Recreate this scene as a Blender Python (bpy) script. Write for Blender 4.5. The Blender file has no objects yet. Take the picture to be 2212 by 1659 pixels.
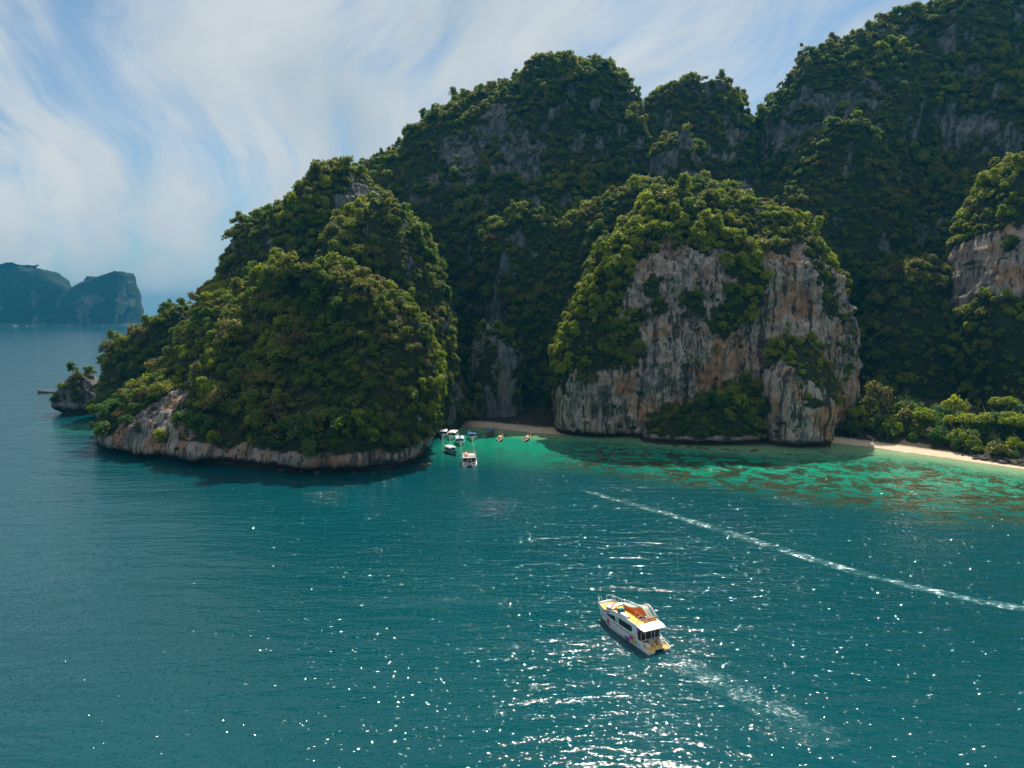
import bpy, bmesh, math, random
import numpy as np
from mathutils import Vector, Matrix

# ------------------------------------------------------------------ camera, sky, sun, exposure
scene = bpy.context.scene
COL = scene.collection
CAM_Z = 62.0
FPX, CX, CY = 1535.0, 1106.0, 829.5          # focal length / centre of the survey photograph (2212 x 1659)
PITCH = math.atan(153.5 / 1535.0)
CP, SP = math.cos(PITCH), math.sin(PITCH)
SKY_X, SKY_Y, SKY_R = 5.5, 0.3, -18
SUN_EL, SUN_AZ = math.radians(54.0), math.radians(13.0)   # azimuth to the right of straight ahead (+Y)

cam_d = bpy.data.cameras.new("camera")
cam = bpy.data.objects.new("camera", cam_d)
COL.objects.link(cam)
cam.location = (0, 0, CAM_Z)
cam.rotation_euler = (math.pi / 2 - PITCH, 0, 0)
cam_d.sensor_width = 36.0
cam_d.lens = 36.0 * FPX / 2212.0
cam_d.clip_start = 0.5
cam_d.clip_end = 60000
scene.camera = cam

sun_d = bpy.data.lights.new("sun", 'SUN')
sun_d.energy = 5.0
sun_d.angle = math.radians(0.5)
sun_d.color = (1.0, 0.93, 0.82)
sun = bpy.data.objects.new("sun", sun_d)
COL.objects.link(sun)
SUN_DIR = Vector((math.sin(SUN_AZ) * math.cos(SUN_EL), math.cos(SUN_AZ) * math.cos(SUN_EL), math.sin(SUN_EL)))
sun.rotation_euler = SUN_DIR.to_track_quat('Z', 'Y').to_euler()
sun.location = SUN_DIR * 500

scene.view_settings.view_transform = 'Standard'
scene.view_settings.look = 'None'
scene.view_settings.exposure = 0.45
scene.view_settings.gamma = 1.0
scene.view_settings.use_curve_mapping = False
scene.cycles.use_denoising = True
scene.cycles.max_bounces = 4
scene.cycles.diffuse_bounces = 1
scene.cycles.glossy_bounces = 2
scene.cycles.transmission_bounces = 2
scene.cycles.transparent_max_bounces = 4
scene.cycles.volume_bounces = 0
scene.cycles.caustics_reflective = False
scene.cycles.caustics_refractive = False


class NT:
    """small helper to write node trees"""
    def __init__(self, tree):
        self.t = tree
        tree.nodes.clear()

    def n(self, kind, inputs=None, **props):
        nd = self.t.nodes.new(kind)
        for k, v in props.items():
            setattr(nd, k, v)
        for k, v in (inputs or {}).items():
            sock = nd.inputs[k]
            if isinstance(v, bpy.types.NodeSocket):
                self.t.links.new(v, sock)
            else:
                sock.default_value = v
        return nd

    def math(self, op, a, b=None, c=None, clamp=False):
        d = {0: a}
        if b is not None:
            d[1] = b
        if c is not None:
            d[2] = c
        return self.n('ShaderNodeMath', d, operation=op, use_clamp=clamp).outputs[0]

    def mix(self, f, a, b, blend='MIX'):
        nd = self.t.nodes.new('ShaderNodeMix')
        nd.data_type = 'RGBA'
        nd.blend_type = blend
        for sock, v in ((nd.inputs[0], f), (nd.inputs[6], a), (nd.inputs[7], b)):
            if isinstance(v, bpy.types.NodeSocket):
                self.t.links.new(v, sock)
            else:
                sock.default_value = v if not isinstance(v, tuple) or len(v) == 4 else (*v, 1)
        return nd.outputs[2]

    def noise(self, vec, scale, detail=4, rough=0.55, dist=0.0):
        return self.n('ShaderNodeTexNoise', {'Vector': vec, 'Scale': scale, 'Detail': detail, 'Roughness': rough,
                                             'Distortion': dist}).outputs[0]

    def ramp(self, f, stops, interp='LINEAR'):
        nd = self.n('ShaderNodeValToRGB', {0: f})
        cr = nd.color_ramp
        cr.interpolation = interp
        while len(cr.elements) < len(stops):
            cr.elements.new(0.5)
        for e, (p, c) in zip(cr.elements, stops):
            e.position = p
            e.color = c if len(c) == 4 else (*c, 1)
        return nd.outputs[0]

    def smooth(self, v, lo, hi, a=0.0, b=1.0):
        return self.n('ShaderNodeMapRange', {0: v, 1: lo, 2: hi, 3: a, 4: b}, interpolation_type='SMOOTHSTEP').outputs[0]

    def mapping(self, vec, loc=(0, 0, 0), rot=(0, 0, 0), scale=(1, 1, 1)):
        return self.n('ShaderNodeMapping', {0: vec, 1: loc, 2: rot, 3: scale}).outputs[0]


world = bpy.data.worlds.new("World")
scene.world = world
world.use_nodes = True
w = NT(world.node_tree)
sky = w.n('ShaderNodeTexSky', sky_type='NISHITA', sun_disc=False, sun_elevation=SUN_EL, sun_rotation=SUN_AZ,
          altitude=60, air_density=1.0, dust_density=0.6, ozone_density=1.4)
dirv = w.n('ShaderNodeTexCoord').outputs['Generated']
sep = w.n('ShaderNodeSeparateXYZ', {0: dirv})
zz = w.math('ADD', w.math('MAXIMUM', sep.outputs[2], 0.0), 0.34)
plane = w.n('ShaderNodeCombineXYZ', {0: w.math('DIVIDE', sep.outputs[0], zz), 1: w.math('DIVIDE', sep.outputs[1], zz), 2: 0.0}).outputs[0]
# thin cirrus: fibrous streaks drawn out along one wind direction, bent by a slow warp
warp = w.n('ShaderNodeTexNoise', {'Vector': plane, 'Scale': 0.9, 'Detail': 2}).outputs[1]
wv = w.n('ShaderNodeVectorMath', {0: w.n('ShaderNodeVectorMath', {0: warp, 1: (0.5, 0.5, 0.5)}, operation='SUBTRACT').outputs[0], 3: 0.7}, operation='SCALE').outputs[0]
pw = w.n('ShaderNodeVectorMath', {0: plane, 1: wv}, operation='ADD').outputs[0]
pr = w.mapping(pw, rot=(0, 0, math.radians(SKY_R)))
st = w.mapping(pr, loc=(SKY_X, SKY_Y, 0), scale=(2.3, 0.70, 1))
c1 = w.noise(st, 1.0, 7, 0.56, 0.3)
st2 = w.mapping(pr, loc=(7.3, 2.2, 0), rot=(0, 0, 0.1), scale=(6.5, 1.3, 1))
c2 = w.noise(st2, 1.4, 7, 0.6, 0.35)
cl = w.math('ADD', w.math('MULTIPLY', c1, 0.70), w.math('MULTIPLY', c2, 0.34))
cover = w.smooth(cl, 0.36, 0.57, 0.15, 0.98)
# thin haze veil thickens toward the horizon
hor = w.smooth(sep.outputs[2], 0.0, 0.16, 0.62, 0.0)
cover = w.math('MAXIMUM', cover, hor)
shade = w.noise(w.mapping(pr, loc=(1, 5, 0), scale=(2.4, 0.9, 1)), 1.0, 5, 0.55)
ccol = w.ramp(shade, [(0.30, (4.3, 5.1, 5.7)), (0.62, (6.6, 6.85, 7.0))])
skyc = w.mix(1.0, sky.outputs[0], (0.62, 0.86, 0.95), 'MULTIPLY')
mixc = w.mix(cover, skyc, ccol)
bg = w.n('ShaderNodeBackground', {0: mixc, 1: 0.080})
w.n('ShaderNodeOutputWorld', {0: bg.outputs[0]})


# ------------------------------------------------------------------ helpers: survey points, noise, meshes
def ray(px, py):
    x, y = (px - CX) / FPX, (py - CY) / FPX
    return x, CP - y * SP, -SP - y * CP


def at(px, py, Y):
    """world X, Z of a survey sighting taken at northing Y"""
    x, yy, z = ray(px, py)
    t = Y / yy
    return x * t, CAM_Z + z * t


def sea(px, py):
    """plan position of a survey sighting that lies on the water"""
    x, yy, z = ray(px, py)
    t = -CAM_Z / z
    return x * t, yy * t


_rng = np.random.default_rng(5)
_PERM = _rng.permutation(4096).astype(np.int64)
_VAL = _rng.random(4096).astype(np.float32) * 2 - 1


def vnoise(p):
    i = np.floor(p).astype(np.int64)
    f = (p - i).astype(np.float32)
    f = f * f * f * (f * (f * 6 - 15) + 10)
    out = 0
    for dx in (0, 1):
        hx = _PERM[(i[:, 0] + dx) & 4095]
        wx = f[:, 0] if dx else 1 - f[:, 0]
        for dy in (0, 1):
            hy = _PERM[(hx + i[:, 1] + dy) & 4095]
            wy = f[:, 1] if dy else 1 - f[:, 1]
            for dz in (0, 1):
                hz = _VAL[_PERM[(hy + i[:, 2] + dz) & 4095]]
                wz = f[:, 2] if dz else 1 - f[:, 2]
                out = out + hz * wx * wy * wz
    return out


def fbm(p, scale, octaves=4, gain=0.5, off=0.0):
    """p (n,3) in metres, scale (sx,sy,sz) = feature size in metres"""
    q = p / np.asarray(scale, dtype=np.float64) + off
    a, s, out = 1.0, 0.0, 0
    for k in range(octaves):
        out = out + a * vnoise(q + 17.3 * k)
        s += a
        a *= gain
        q = q * 2.03
    return out / s


def sstep(x, a, b):
    t = np.clip((x - a) / (b - a), 0, 1)
    return t * t * (3 - 2 * t)


def tag(o, label=None, cat=None, group=None, kind=None):
    for k, v in (("label", label), ("category", cat), ("group", group), ("kind", kind)):
        if v:
            o[k] = v
    return o


def link(o, parent=None):
    COL.objects.link(o)
    if parent:
        o.parent = parent
    return o


def empty(name, loc=(0, 0, 0), rz=0.0):
    o = bpy.data.objects.new(name, None)
    o.empty_display_size = 0.5
    o.location = loc
    o.rotation_euler = (0, 0, rz)
    return link(o)


def mesh_np(name, V, F, mat=None, smooth=True):
    """mesh from numpy vertices and quads/triangles"""
    me = bpy.data.meshes.new(name)
    V = np.asarray(V, dtype=np.float32)
    F = np.asarray(F, dtype=np.int32)
    k = F.shape[1]
    me.vertices.add(len(V))
    me.vertices.foreach_set("co", V.ravel())
    me.loops.add(F.size)
    me.loops.foreach_set("vertex_index", F.ravel())
    me.polygons.add(len(F))
    me.polygons.foreach_set("loop_start", np.arange(0, F.size, k, dtype=np.int32))
    me.update(calc_edges=True)
    me.validate()
    if smooth:
        me.polygons.foreach_set("use_smooth", np.ones(len(me.polygons), dtype=bool))
    if mat:
        me.materials.append(mat)
    return me


def set_attr(me, name, vals):
    at_ = me.attributes.new(name, 'FLOAT', 'POINT')
    at_.data.foreach_set("value", np.asarray(vals, dtype=np.float32))


def material(name):
    m = bpy.data.materials.new(name)
    m.use_nodes = True
    return m, NT(m.node_tree)


def simple_mat(name, col, rough=0.5, metal=0.0, wear=0.06, spec=0.5, scale=2.0):
    m, t = material(name)
    pos = t.n('ShaderNodeTexCoord').outputs['Object']
    nz = t.noise(pos, scale, 5, 0.6)
    c = t.mix(t.smooth(nz, 0.35, 0.75), (*col, 1), tuple(x * (1 - wear * 2.2) for x in col) + (1,))
    r = t.math('ADD', rough, t.math('MULTIPLY', t.math('SUBTRACT', nz, 0.5), 0.2))
    b = t.n('ShaderNodeBsdfPrincipled', {'Base Color': c, 'Roughness': r, 'Metallic': metal, 'Specular IOR Level': spec})
    t.n('ShaderNodeOutputMaterial', {0: b.outputs[0]})
    return m


# ------------------------------------------------------------------ materials of the setting
def limestone_mat(name="limestone", k=1.0, moss=0.0):
    m, t = material(name)
    pos = t.n('ShaderNodeNewGeometry').outputs['Position']
    z = t.n('ShaderNodeSeparateXYZ', {0: pos}).outputs[2]
    veg = t.n('ShaderNodeAttribute', attribute_name='veg').outputs['Fac']
    wob = t.n('ShaderNodeTexNoise', {'Vector': pos, 'Scale': 0.09 / k, 'Detail': 3}).outputs[1]
    pos2 = t.n('ShaderNodeVectorMath', {0: pos, 1: t.n('ShaderNodeVectorMath', {0: wob, 3: 5.0 * k}, operation='SCALE').outputs[0]}, operation='ADD').outputs[0]
    sA = t.noise(t.mapping(pos2, scale=(0.30 / k, 0.30 / k, 0.012 / k)), 1.0, 4, 0.6)
    sB = t.noise(t.mapping(pos2, loc=(9, 4, 0), scale=(1.15 / k, 1.15 / k, 0.035 / k)), 1.0, 4, 0.6)
    streak = t.math('ADD', t.math('MULTIPLY', sA, 0.58), t.math('MULTIPLY', sB, 0.42))
    fine = t.noise(t.mapping(pos2, scale=(1.2 / k, 1.2 / k, 0.30 / k)), 1.0, 6, 0.68, 0.3)
    patch = t.noise(t.mapping(pos, loc=(11, 3, 7), scale=(0.055 / k, 0.055 / k, 0.05 / k)), 1.0, 5, 0.6, 0.8)
    patch2 = t.noise(t.mapping(pos, loc=(5, 31, 2), scale=(0.085 / k, 0.085 / k, 0.055 / k)), 1.0, 5, 0.65, 1.0)
    base = t.ramp(fine, [(0.25, (0.17, 0.13, 0.105)), (0.5, (0.44, 0.35, 0.285)), (0.75, (0.60, 0.51, 0.44))])
    base = t.mix(t.smooth(patch, 0.48, 0.62, 0, 0.85), base, t.mix(fine, (0.30, 0.13, 0.06), (0.50, 0.27, 0.13)))
    grey = t.mix(fine, (0.045, 0.052, 0.056), (0.14, 0.15, 0.155))
    base = t.mix(t.smooth(patch2, 0.52, 0.63, 0, 0.9), base, grey)
    base = t.mix(t.smooth(streak, 0.51, 0.575, 0, 0.9), base, (0.028, 0.031, 0.033))
    base = t.mix(t.smooth(streak, 0.44, 0.37, 0, 0.6), base, (0.50, 0.50, 0.49))
    # high weathered rock is grey, the tide mark is black
    hi = t.attr if False else t.n('ShaderNodeAttribute', attribute_name='grey').outputs['Fac']
    base = t.mix(hi, base, t.mix(t.smooth(streak, 0.4, 0.62), (0.17, 0.185, 0.195), (0.040, 0.045, 0.048)))
    tide = t.math('ADD', z, t.math('MULTIPLY', t.math('SUBTRACT', patch2, 0.5), 3.0))
    base = t.mix(t.smooth(tide, 3.4 * k, 1.9 * k), base, t.mix(fine, (0.022, 0.020, 0.018), (0.085, 0.055, 0.040)))
    soil = t.mix(fine, (0.014, 0.022, 0.008), (0.050, 0.060, 0.022))
    base = t.mix(veg, base, soil)
    h = t.math('ADD', t.math('MULTIPLY', streak, 1.6), t.math('MULTIPLY', fine, 0.9))
    bump = t.n('ShaderNodeBump', {'Strength': 1.0, 'Distance': 1.2 * k, 'Height': h})
    b = t.n('ShaderNodeBsdfPrincipled', {'Base Color': base, 'Roughness': 0.9, 'Specular IOR Level': 0.2, 'Normal': bump.outputs[0]})
    t.n('ShaderNodeOutputMaterial', {0: b.outputs[0]})
    return m


LIME = limestone_mat()


def far_island_mat():
    m, t = material("far_island")
    pos = t.n('ShaderNodeNewGeometry').outputs['Position']
    veg = t.n('ShaderNodeAttribute', attribute_name='veg').outputs['Fac']
    n1 = t.noise(t.mapping(pos, scale=(0.02, 0.02, 0.004)), 1.0, 6, 0.6, 0.4)
    n2 = t.noise(pos, 0.05, 6, 0.7)
    rock = t.ramp(n1, [(0.3, (0.03, 0.035, 0.035)), (0.52, (0.14, 0.11, 0.10)), (0.68, (0.34, 0.22, 0.19))])
    green = t.ramp(n2, [(0.3, (0.010, 0.018, 0.009)), (0.7, (0.045, 0.058, 0.02))])
    b = t.n('ShaderNodeBsdfPrincipled', {'Base Color': t.mix(veg, rock, green), 'Roughness': 1.0, 'Specular IOR Level': 0.1,
            'Normal': t.n('ShaderNodeBump', {'Strength': 1.0, 'Distance': 8.0, 'Height': n2}).outputs[0]})
    t.n('ShaderNodeOutputMaterial', {0: b.outputs[0]})
    return m


def leaf_mat(name, stops, patch_amt=0.5):
    m, t = material(name)
    pos = t.n('ShaderNodeNewGeometry').outputs['Position']
    rnd = t.n('ShaderNodeObjectInfo').outputs['Random']
    pn = t.noise(pos, 0.035, 3, 0.6)
    ln = t.noise(pos, 0.9, 2, 0.6)
    f = t.math('ADD', t.math('MULTIPLY', rnd, 1.0 - patch_amt), t.math('MULTIPLY', t.smooth(pn, 0.3, 0.7), patch_amt))
    c = t.ramp(f, stops)
    c = t.mix(t.smooth(ln, 0.3, 0.7, 0, 0.5), c, t.mix(1.0, c, (0.62, 0.70, 0.55), 'MULTIPLY'))
    dif = t.n('ShaderNodeBsdfPrincipled', {'Base Color': c, 'Roughness': 0.55, 'Specular IOR Level': 0.25})
    tr = t.n('ShaderNodeBsdfTranslucent', {0: t.mix(1.0, c, (1.36, 1.42, 0.36), 'MULTIPLY')})
    mx = t.n('ShaderNodeMixShader', {0: 0.48, 1: dif.outputs[0], 2: tr.outputs[0]})
    t.n('ShaderNodeOutputMaterial', {0: mx.outputs[0]})
    return m


LEAF = leaf_mat("foliage", [(0.0, (0.044, 0.092, 0.014)), (0.22, (0.092, 0.158, 0.018)), (0.42, (0.148, 0.205, 0.021)),
                            (0.58, (0.212, 0.235, 0.028)), (0.70, (0.185, 0.160, 0.042)), (0.82, (0.200, 0.205, 0.062)),
                            (1.0, (0.27, 0.295, 0.030))])
LEAF_BRIGHT_SUNLIT = leaf_mat("foliage_bright_sunlit", [(0.0, (0.16, 0.22, 0.014)), (0.5, (0.27, 0.31, 0.017)), (1.0, (0.36, 0.37, 0.020))])  # bright yellow-green; on the big cliff it paints sunlight into the leaves
LEAF_SHORE = leaf_mat("foliage_shore", [(0.0, (0.042, 0.105, 0.018)), (0.5, (0.075, 0.155, 0.024)), (1.0, (0.12, 0.18, 0.03))])  # deep green of the trees low along the shore
LEAF_PALE = leaf_mat("foliage_pale", [(0.0, (0.15, 0.14, 0.06)), (1.0, (0.20, 0.18, 0.08))])
LEAF_BROWN = leaf_mat("foliage_brown", [(0.0, (0.11, 0.075, 0.035)), (1.0, (0.16, 0.10, 0.045))])
BARK = simple_mat("bark", (0.16, 0.13, 0.10), 0.9, wear=0.2, scale=1.2)
DEADWOOD = simple_mat("dead_wood", (0.42, 0.37, 0.32), 0.9, wear=0.15, scale=1.2)


FACET = 1.0


def water_mat():
    m, t = material("sea_water")
    pos = t.n('ShaderNodeNewGeometry').outputs['Position']
    sh = t.n('ShaderNodeAttribute', attribute_name='shallow').outputs['Fac']     # 0 deep .. 1 at the beach
    reef = t.n('ShaderNodeAttribute', attribute_name='reef').outputs['Fac']
    flow = t.n('ShaderNodeTexNoise', {'Vector': pos, 'Scale': 0.012, 'Detail': 3}).outputs[0]
    deep = t.mix(flow, (0.0001, 0.043, 0.054), (0.0002, 0.065, 0.078))
    teal = (0.003, 0.125, 0.096)
    turq = (0.003, 0.25, 0.150)
    sand = (0.22, 0.38, 0.20)
    c = t.mix(t.smooth(sh, 0.02, 0.32), deep, teal)
    c = t.mix(t.smooth(sh, 0.20, 0.58), c, turq)
    c = t.mix(t.smooth(sh, 0.70, 0.985), c, sand)
    rp = t.mapping(pos, scale=(0.12, 0.11, 1))
    r1 = t.noise(rp, 1.0, 6, 0.62, 0.7)
    r2 = t.noise(t.mapping(pos, loc=(40, 9, 0), scale=(0.36, 0.30, 1)), 1.0, 4, 0.6, 0.4)
    rf = t.math('ADD', t.math('MULTIPLY', r1, 0.62), t.math('MULTIPLY', r2, 0.38))
    mask = t.math('MULTIPLY', t.smooth(rf, 0.47, 0.52), reef)
    c = t.mix(mask, c, t.mix(t.smooth(r2, 0.4, 0.65), (0.006, 0.040, 0.026), (0.060, 0.056, 0.022)))
    # waves: long low swell, wind waves, ripples, all drawn out across the wind
    s0 = t.noise(t.mapping(pos, rot=(0, 0, 0.25), scale=(0.018, 0.06, 1)), 1.0, 3, 0.5, 0.3)
    s1 = t.noise(t.mapping(pos, rot=(0, 0, 0.18), scale=(0.12, 0.31, 1)), 1.0, 4, 0.55, 0.35)
    s2 = t.noise(t.mapping(pos, rot=(0, 0, -0.12), scale=(0.50, 1.05, 1)), 1.0, 4, 0.6, 0.3)
    s3 = t.noise(t.mapping(pos, rot=(0, 0, 0.1), scale=(2.0, 3.4, 1)), 1.0, 2, 0.5)
    h = t.math('ADD', t.math('ADD', t.math('MULTIPLY', s0, 1.1), t.math('MULTIPLY', s1, 0.48)),
               t.math('ADD', t.math('MULTIPLY', s2, 0.125), t.math('MULTIPLY', s3, 0.02)))
    calm = t.smooth(sh, 0.25, 0.9, 1.0, 0.35)
    bump = t.n('ShaderNodeBump', {'Strength': calm, 'Distance': 1.0, 'Height': h})
    # small flat facets between the ripples, a few of them tilted enough to catch the sun
    vo = t.n('ShaderNodeTexVoronoi', {'Vector': t.mapping(pos, rot=(0, 0, 0.15), scale=(2.8, 4.2, 1)), 'Scale': 1.0}, voronoi_dimensions='2D')
    rgb = t.n('ShaderNodeSeparateColor', {0: vo.outputs['Color']})
    k = t.math('MULTIPLY', t.math('POWER', rgb.outputs[2], 5.0), FACET)
    tx = t.math('MULTIPLY', t.math('SUBTRACT', rgb.outputs[0], 0.5), k)
    ty = t.math('MULTIPLY', t.math('SUBTRACT', rgb.outputs[1], 0.5), k)
    tilt = t.n('ShaderNodeCombineXYZ', {0: tx, 1: ty, 2: 0.0}).outputs[0]
    nrm = t.n('ShaderNodeVectorMath', {0: t.n('ShaderNodeVectorMath', {0: bump.outputs[0], 1: tilt}, operation='ADD').outputs[0]}, operation='NORMALIZE').outputs[0]
    b = t.n('ShaderNodeBsdfPrincipled', {'Base Color': c, 'Roughness': 0.06, 'IOR': 1.34, 'Specular IOR Level': 0.5, 'Normal': nrm})
    t.n('ShaderNodeOutputMaterial', {0: b.outputs[0]})
    return m


def shore_mat():
    m, t = material("beach_sand")
    pos = t.n('ShaderNodeNewGeometry').outputs['Position']
    d = t.n('ShaderNodeAttribute', attribute_name='inland').outputs['Fac']
    n1 = t.noise(pos, 0.35, 6, 0.65)
    n2 = t.noise(pos, 3.0, 4, 0.6)
    sand = t.mix(n1, (0.50, 0.39, 0.26), (0.66, 0.55, 0.40))
    dd = t.math('ADD', d, t.math('MULTIPLY', t.math('SUBTRACT', n1, 0.5), 5.0))
    sand = t.mix(t.smooth(dd, 2.6, 0.4), sand, (0.28, 0.20, 0.12))
    litter = t.smooth(t.noise(pos, 0.8, 5, 0.7), 0.58, 0.66)
    sand = t.mix(t.math('MULTIPLY', litter, t.smooth(dd, 7.0, 13.0)), sand, (0.06, 0.045, 0.035))
    soil = t.mix(n2, (0.02, 0.018, 0.012), (0.07, 0.055, 0.035))
    c = t.mix(t.smooth(dd, 11.0, 16.0), sand, soil)
    b = t.n('ShaderNodeBsdfPrincipled', {'Base Color': c, 'Roughness': 0.95, 'Specular IOR Level': 0.15,
            'Normal': t.n('ShaderNodeBump', {'Strength': 0.6, 'Distance': 0.15, 'Height': t.math('ADD', n1, n2)}).outputs[0]})
    t.n('ShaderNodeOutputMaterial', {0: b.outputs[0]})
    return m

# ------------------------------------------------------------------ the rock masses of the bay
# Every mass is a lofted limestone body: two outlines give its width at each height, a profile its depth
# (northing of front foot, of the widest line and of the back).  Weathering is then displaced into it.
TREES = []        # candidates: (position, normal, scale, mass name)


def in_poly(x, z, poly):
    inside = np.zeros(len(x), bool)
    j = len(poly) - 1
    for i in range(len(poly)):
        xi, zi = poly[i]
        xj, zj = poly[j]
        hit = ((zi > z) != (zj > z)) & (x < (xj - xi) * (z - zi) / (zj - zi + 1e-9) + xi)
        inside ^= hit
        j = i
    return inside


def outline(pts, prof, side_off):
    out = []
    zs = [p[0] for p in prof]
    yc = [p[2] for p in prof]
    for px, py in pts:
        Z = 20.0
        for _ in range(6):
            Y = np.interp(Z, zs, yc) + side_off
            X, Z = at(px, py, Y)
        out.append((X, Z))
    return out


def mass(name, label, left, right, prof, offL=0.0, offR=0.0, boxy=0.75, res=1.3, seed=0, inset=2.2, lump=(28, 3.2), flute=1.2,
         rock=(), rock_amt=0.0, steep=0.0, veg_poly=(), grey=0.0, notch=0.0, density=1.0, tscale=1.0, shrub=0.25, mat=None, scale=1.0,
         far=False, back=2.2, patch=-9.0, holes=0.34):
    L = outline(left, prof, offL)
    R = outline(right, prof, offR)
    if inset:
        L = [(x + inset, z - inset * sstep(z, 6, 25)) for x, z in L]
        R = [(x - inset, z - inset * sstep(z, 6, 25)) for x, z in R]
    zl = np.array([p[1] for p in L]); xl = np.array([p[0] for p in L])
    zr = np.array([p[1] for p in R]); xr = np.array([p[0] for p in R])
    zl = np.maximum.accumulate(zl + np.arange(len(zl)) * 1e-3)
    zr = np.maximum.accumulate(zr + np.arange(len(zr)) * 1e-3)
    ztop = max(zl[-1], zr[-1])
    zb = -4.0 * scale
    zs = np.linspace(zb, ztop, 400)
    XL = np.interp(zs, zl, xl); XR = np.interp(zs, zr, xr)
    pz = [p[0] for p in prof]
    YF = np.interp(zs, pz, [p[1] for p in prof]); YC = np.interp(zs, pz, [p[2] for p in prof]); YB = np.interp(zs, pz, [p[3] for p in prof])
    # ring spacing by arc length of front/left/right profile
    d = np.maximum.reduce([np.hypot(np.diff(zs), np.diff(XL)), np.hypot(np.diff(zs), np.diff(XR)), np.hypot(np.diff(zs), np.diff(YF))])
    s = np.concatenate([[0], np.cumsum(np.minimum(d, 6 * res))])
    nr = max(12, int(s[-1] / res))
    zi = np.interp(np.linspace(0, s[-1], nr), s, zs)
    XL, XR, YF, YC, YB = (np.interp(zi, zs, a) for a in (XL, XR, YF, YC, YB))
    XR = np.maximum(XR, XL + 0.5)
    # angular sampling: dense toward the sea side, coarser at the back
    wmax = float(np.max(XR - XL)); dmax = float(np.max(YC - YF))
    nf = int((wmax + 1.2 * dmax) / res)
    nb = max(14, int(nf / back / 2))
    ang = np.concatenate([np.linspace(math.pi, 2 * math.pi, nf, endpoint=False), np.linspace(0, math.pi, nb, endpoint=False)])
    ca, sa = np.cos(ang), np.sin(ang)
    ex = np.sign(ca) * np.abs(ca) ** boxy
    ey = np.sign(sa) * np.abs(sa) ** boxy
    if boxy < 0.95:      # equalise spacing along the boxy contour
        th = np.concatenate([np.linspace(math.pi, 2 * math.pi, 4000), ])
        fx = np.sign(np.cos(th)) * np.abs(np.cos(th)) ** boxy * wmax / 2
        fy = np.abs(np.sin(th)) ** boxy * dmax
        ss = np.concatenate([[0], np.cumsum(np.hypot(np.diff(fx), np.diff(fy)))])
        t2 = np.interp(np.linspace(0, ss[-1], nf, endpoint=False), ss, th)
        ang[:nf] = t2
        ca, sa = np.cos(ang), np.sin(ang)
        ex = np.sign(ca) * np.abs(ca) ** boxy
        ey = np.sign(sa) * np.abs(sa) ** boxy
    xc, rx = (XL + XR) / 2, (XR - XL) / 2
    X = xc[:, None] + rx[:, None] * ex[None, :]
    off = np.where(ex < 0, -ex * offL, ex * offR)
    Y = np.where(sa[None, :] < 0, YC[:, None] + (YC - YF)[:, None] * ey[None, :], YC[:, None] + (YB - YC)[:, None] * ey[None, :]) + off[None, :]
    Z = np.repeat(zi[:, None], len(ang), 1)
    n, k = X.shape
    V = np.stack([X.ravel(), Y.ravel(), Z.ravel()], 1)
    V = np.vstack([V, [[xc[-1], YC[-1] + (offL + offR) / 2 * 0, ztop + 0.8 * scale]]])
    idx = np.arange(n * k).reshape(n, k)
    a = idx[:-1, :]; b = np.roll(idx, -1, 1)[:-1, :]; c = np.roll(idx, -1, 1)[1:, :]; dd = idx[1:, :]
    F = np.stack([a.ravel(), b.ravel(), c.ravel(), dd.ravel()], 1)
    top = np.stack([idx[-1], np.roll(idx[-1], -1), np.full(k, n * k), np.full(k, n * k)], 1)

    def normals(V):
        nn = np.zeros_like(V)
        fn = np.cross(V[F[:, 2]] - V[F[:, 0]], V[F[:, 3]] - V[F[:, 1]])
        for q in range(4):
            for ax in range(3):
                nn[:, ax] += np.bincount(F[:, q], fn[:, ax], len(V))
        ln = np.linalg.norm(nn, axis=1, keepdims=True)
        return np.where(ln > 1e-9, nn / np.maximum(ln, 1e-9), [[0, 0, 1]])

    N = normals(V)
    o = seed * 13.7
    # big lumps and gullies
    big = fbm(V, (lump[0], lump[0], lump[0] * 1.5), 3, 0.5, o)
    mid = fbm(V, (lump[0] * 0.33, lump[0] * 0.33, lump[0] * 0.6), 3, 0.5, o + 5)
    amp = lump[1]
    disp = amp * big * 1.6 + amp * 0.55 * mid
    V2 = V + N * (disp * sstep(V[:, 2], -2, 8))[:, None]
    N = normals(V2)
    # rock / vegetation split
    jit = fbm(V2, (9 * scale, 9 * scale, 14 * scale), 4, 0.55, o + 2)
    rk = np.zeros(len(V2))
    jx = V2[:, 0] + 10 * scale * fbm(V2, (11 * scale,) * 3, 5, 0.62, o + 8)
    jz = V2[:, 2] + 13 * scale * fbm(V2, (8 * scale, 8 * scale, 16 * scale), 5, 0.62, o + 9)
    yref = float(np.mean(YF))
    front = N[:, 1] < 0.35
    for poly in rock:
        wp = [at(px, py, yref) for px, py in poly]
        rk = np.maximum(rk, np.where(in_poly(jx, jz, wp) & front & (jit > patch), 1.0, 0.0))
    if steep > 0:
        rk = np.maximum(rk, ((N[:, 2] < steep) & (jit > rock_amt)).astype(float))
    for poly in veg_poly:
        wp = [at(px, py, yref) for px, py in poly]
        rk = np.where(in_poly(jx, jz, wp), 0.0, rk)
    rk = np.where(fbm(V2, (7 * scale, 7 * scale, 6 * scale), 4, 0.6, o + 21) > holes, 0.0, rk)
    if notch:
        rk = np.maximum(rk, (V2[:, 2] < notch + 3.0 * jit).astype(float))
    else:
        rk = np.maximum(rk, (V2[:, 2] < 1.6 * scale + 2.0 * jit).astype(float))
    # fluted weathering of the bare faces
    fl = fbm(V2, (4.2 * scale, 4.2 * scale, 34 * scale), 4, 0.6, o + 3)
    ledge = fbm(V2, (16 * scale, 16 * scale, 7 * scale), 4, 0.55, o + 4)
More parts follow.
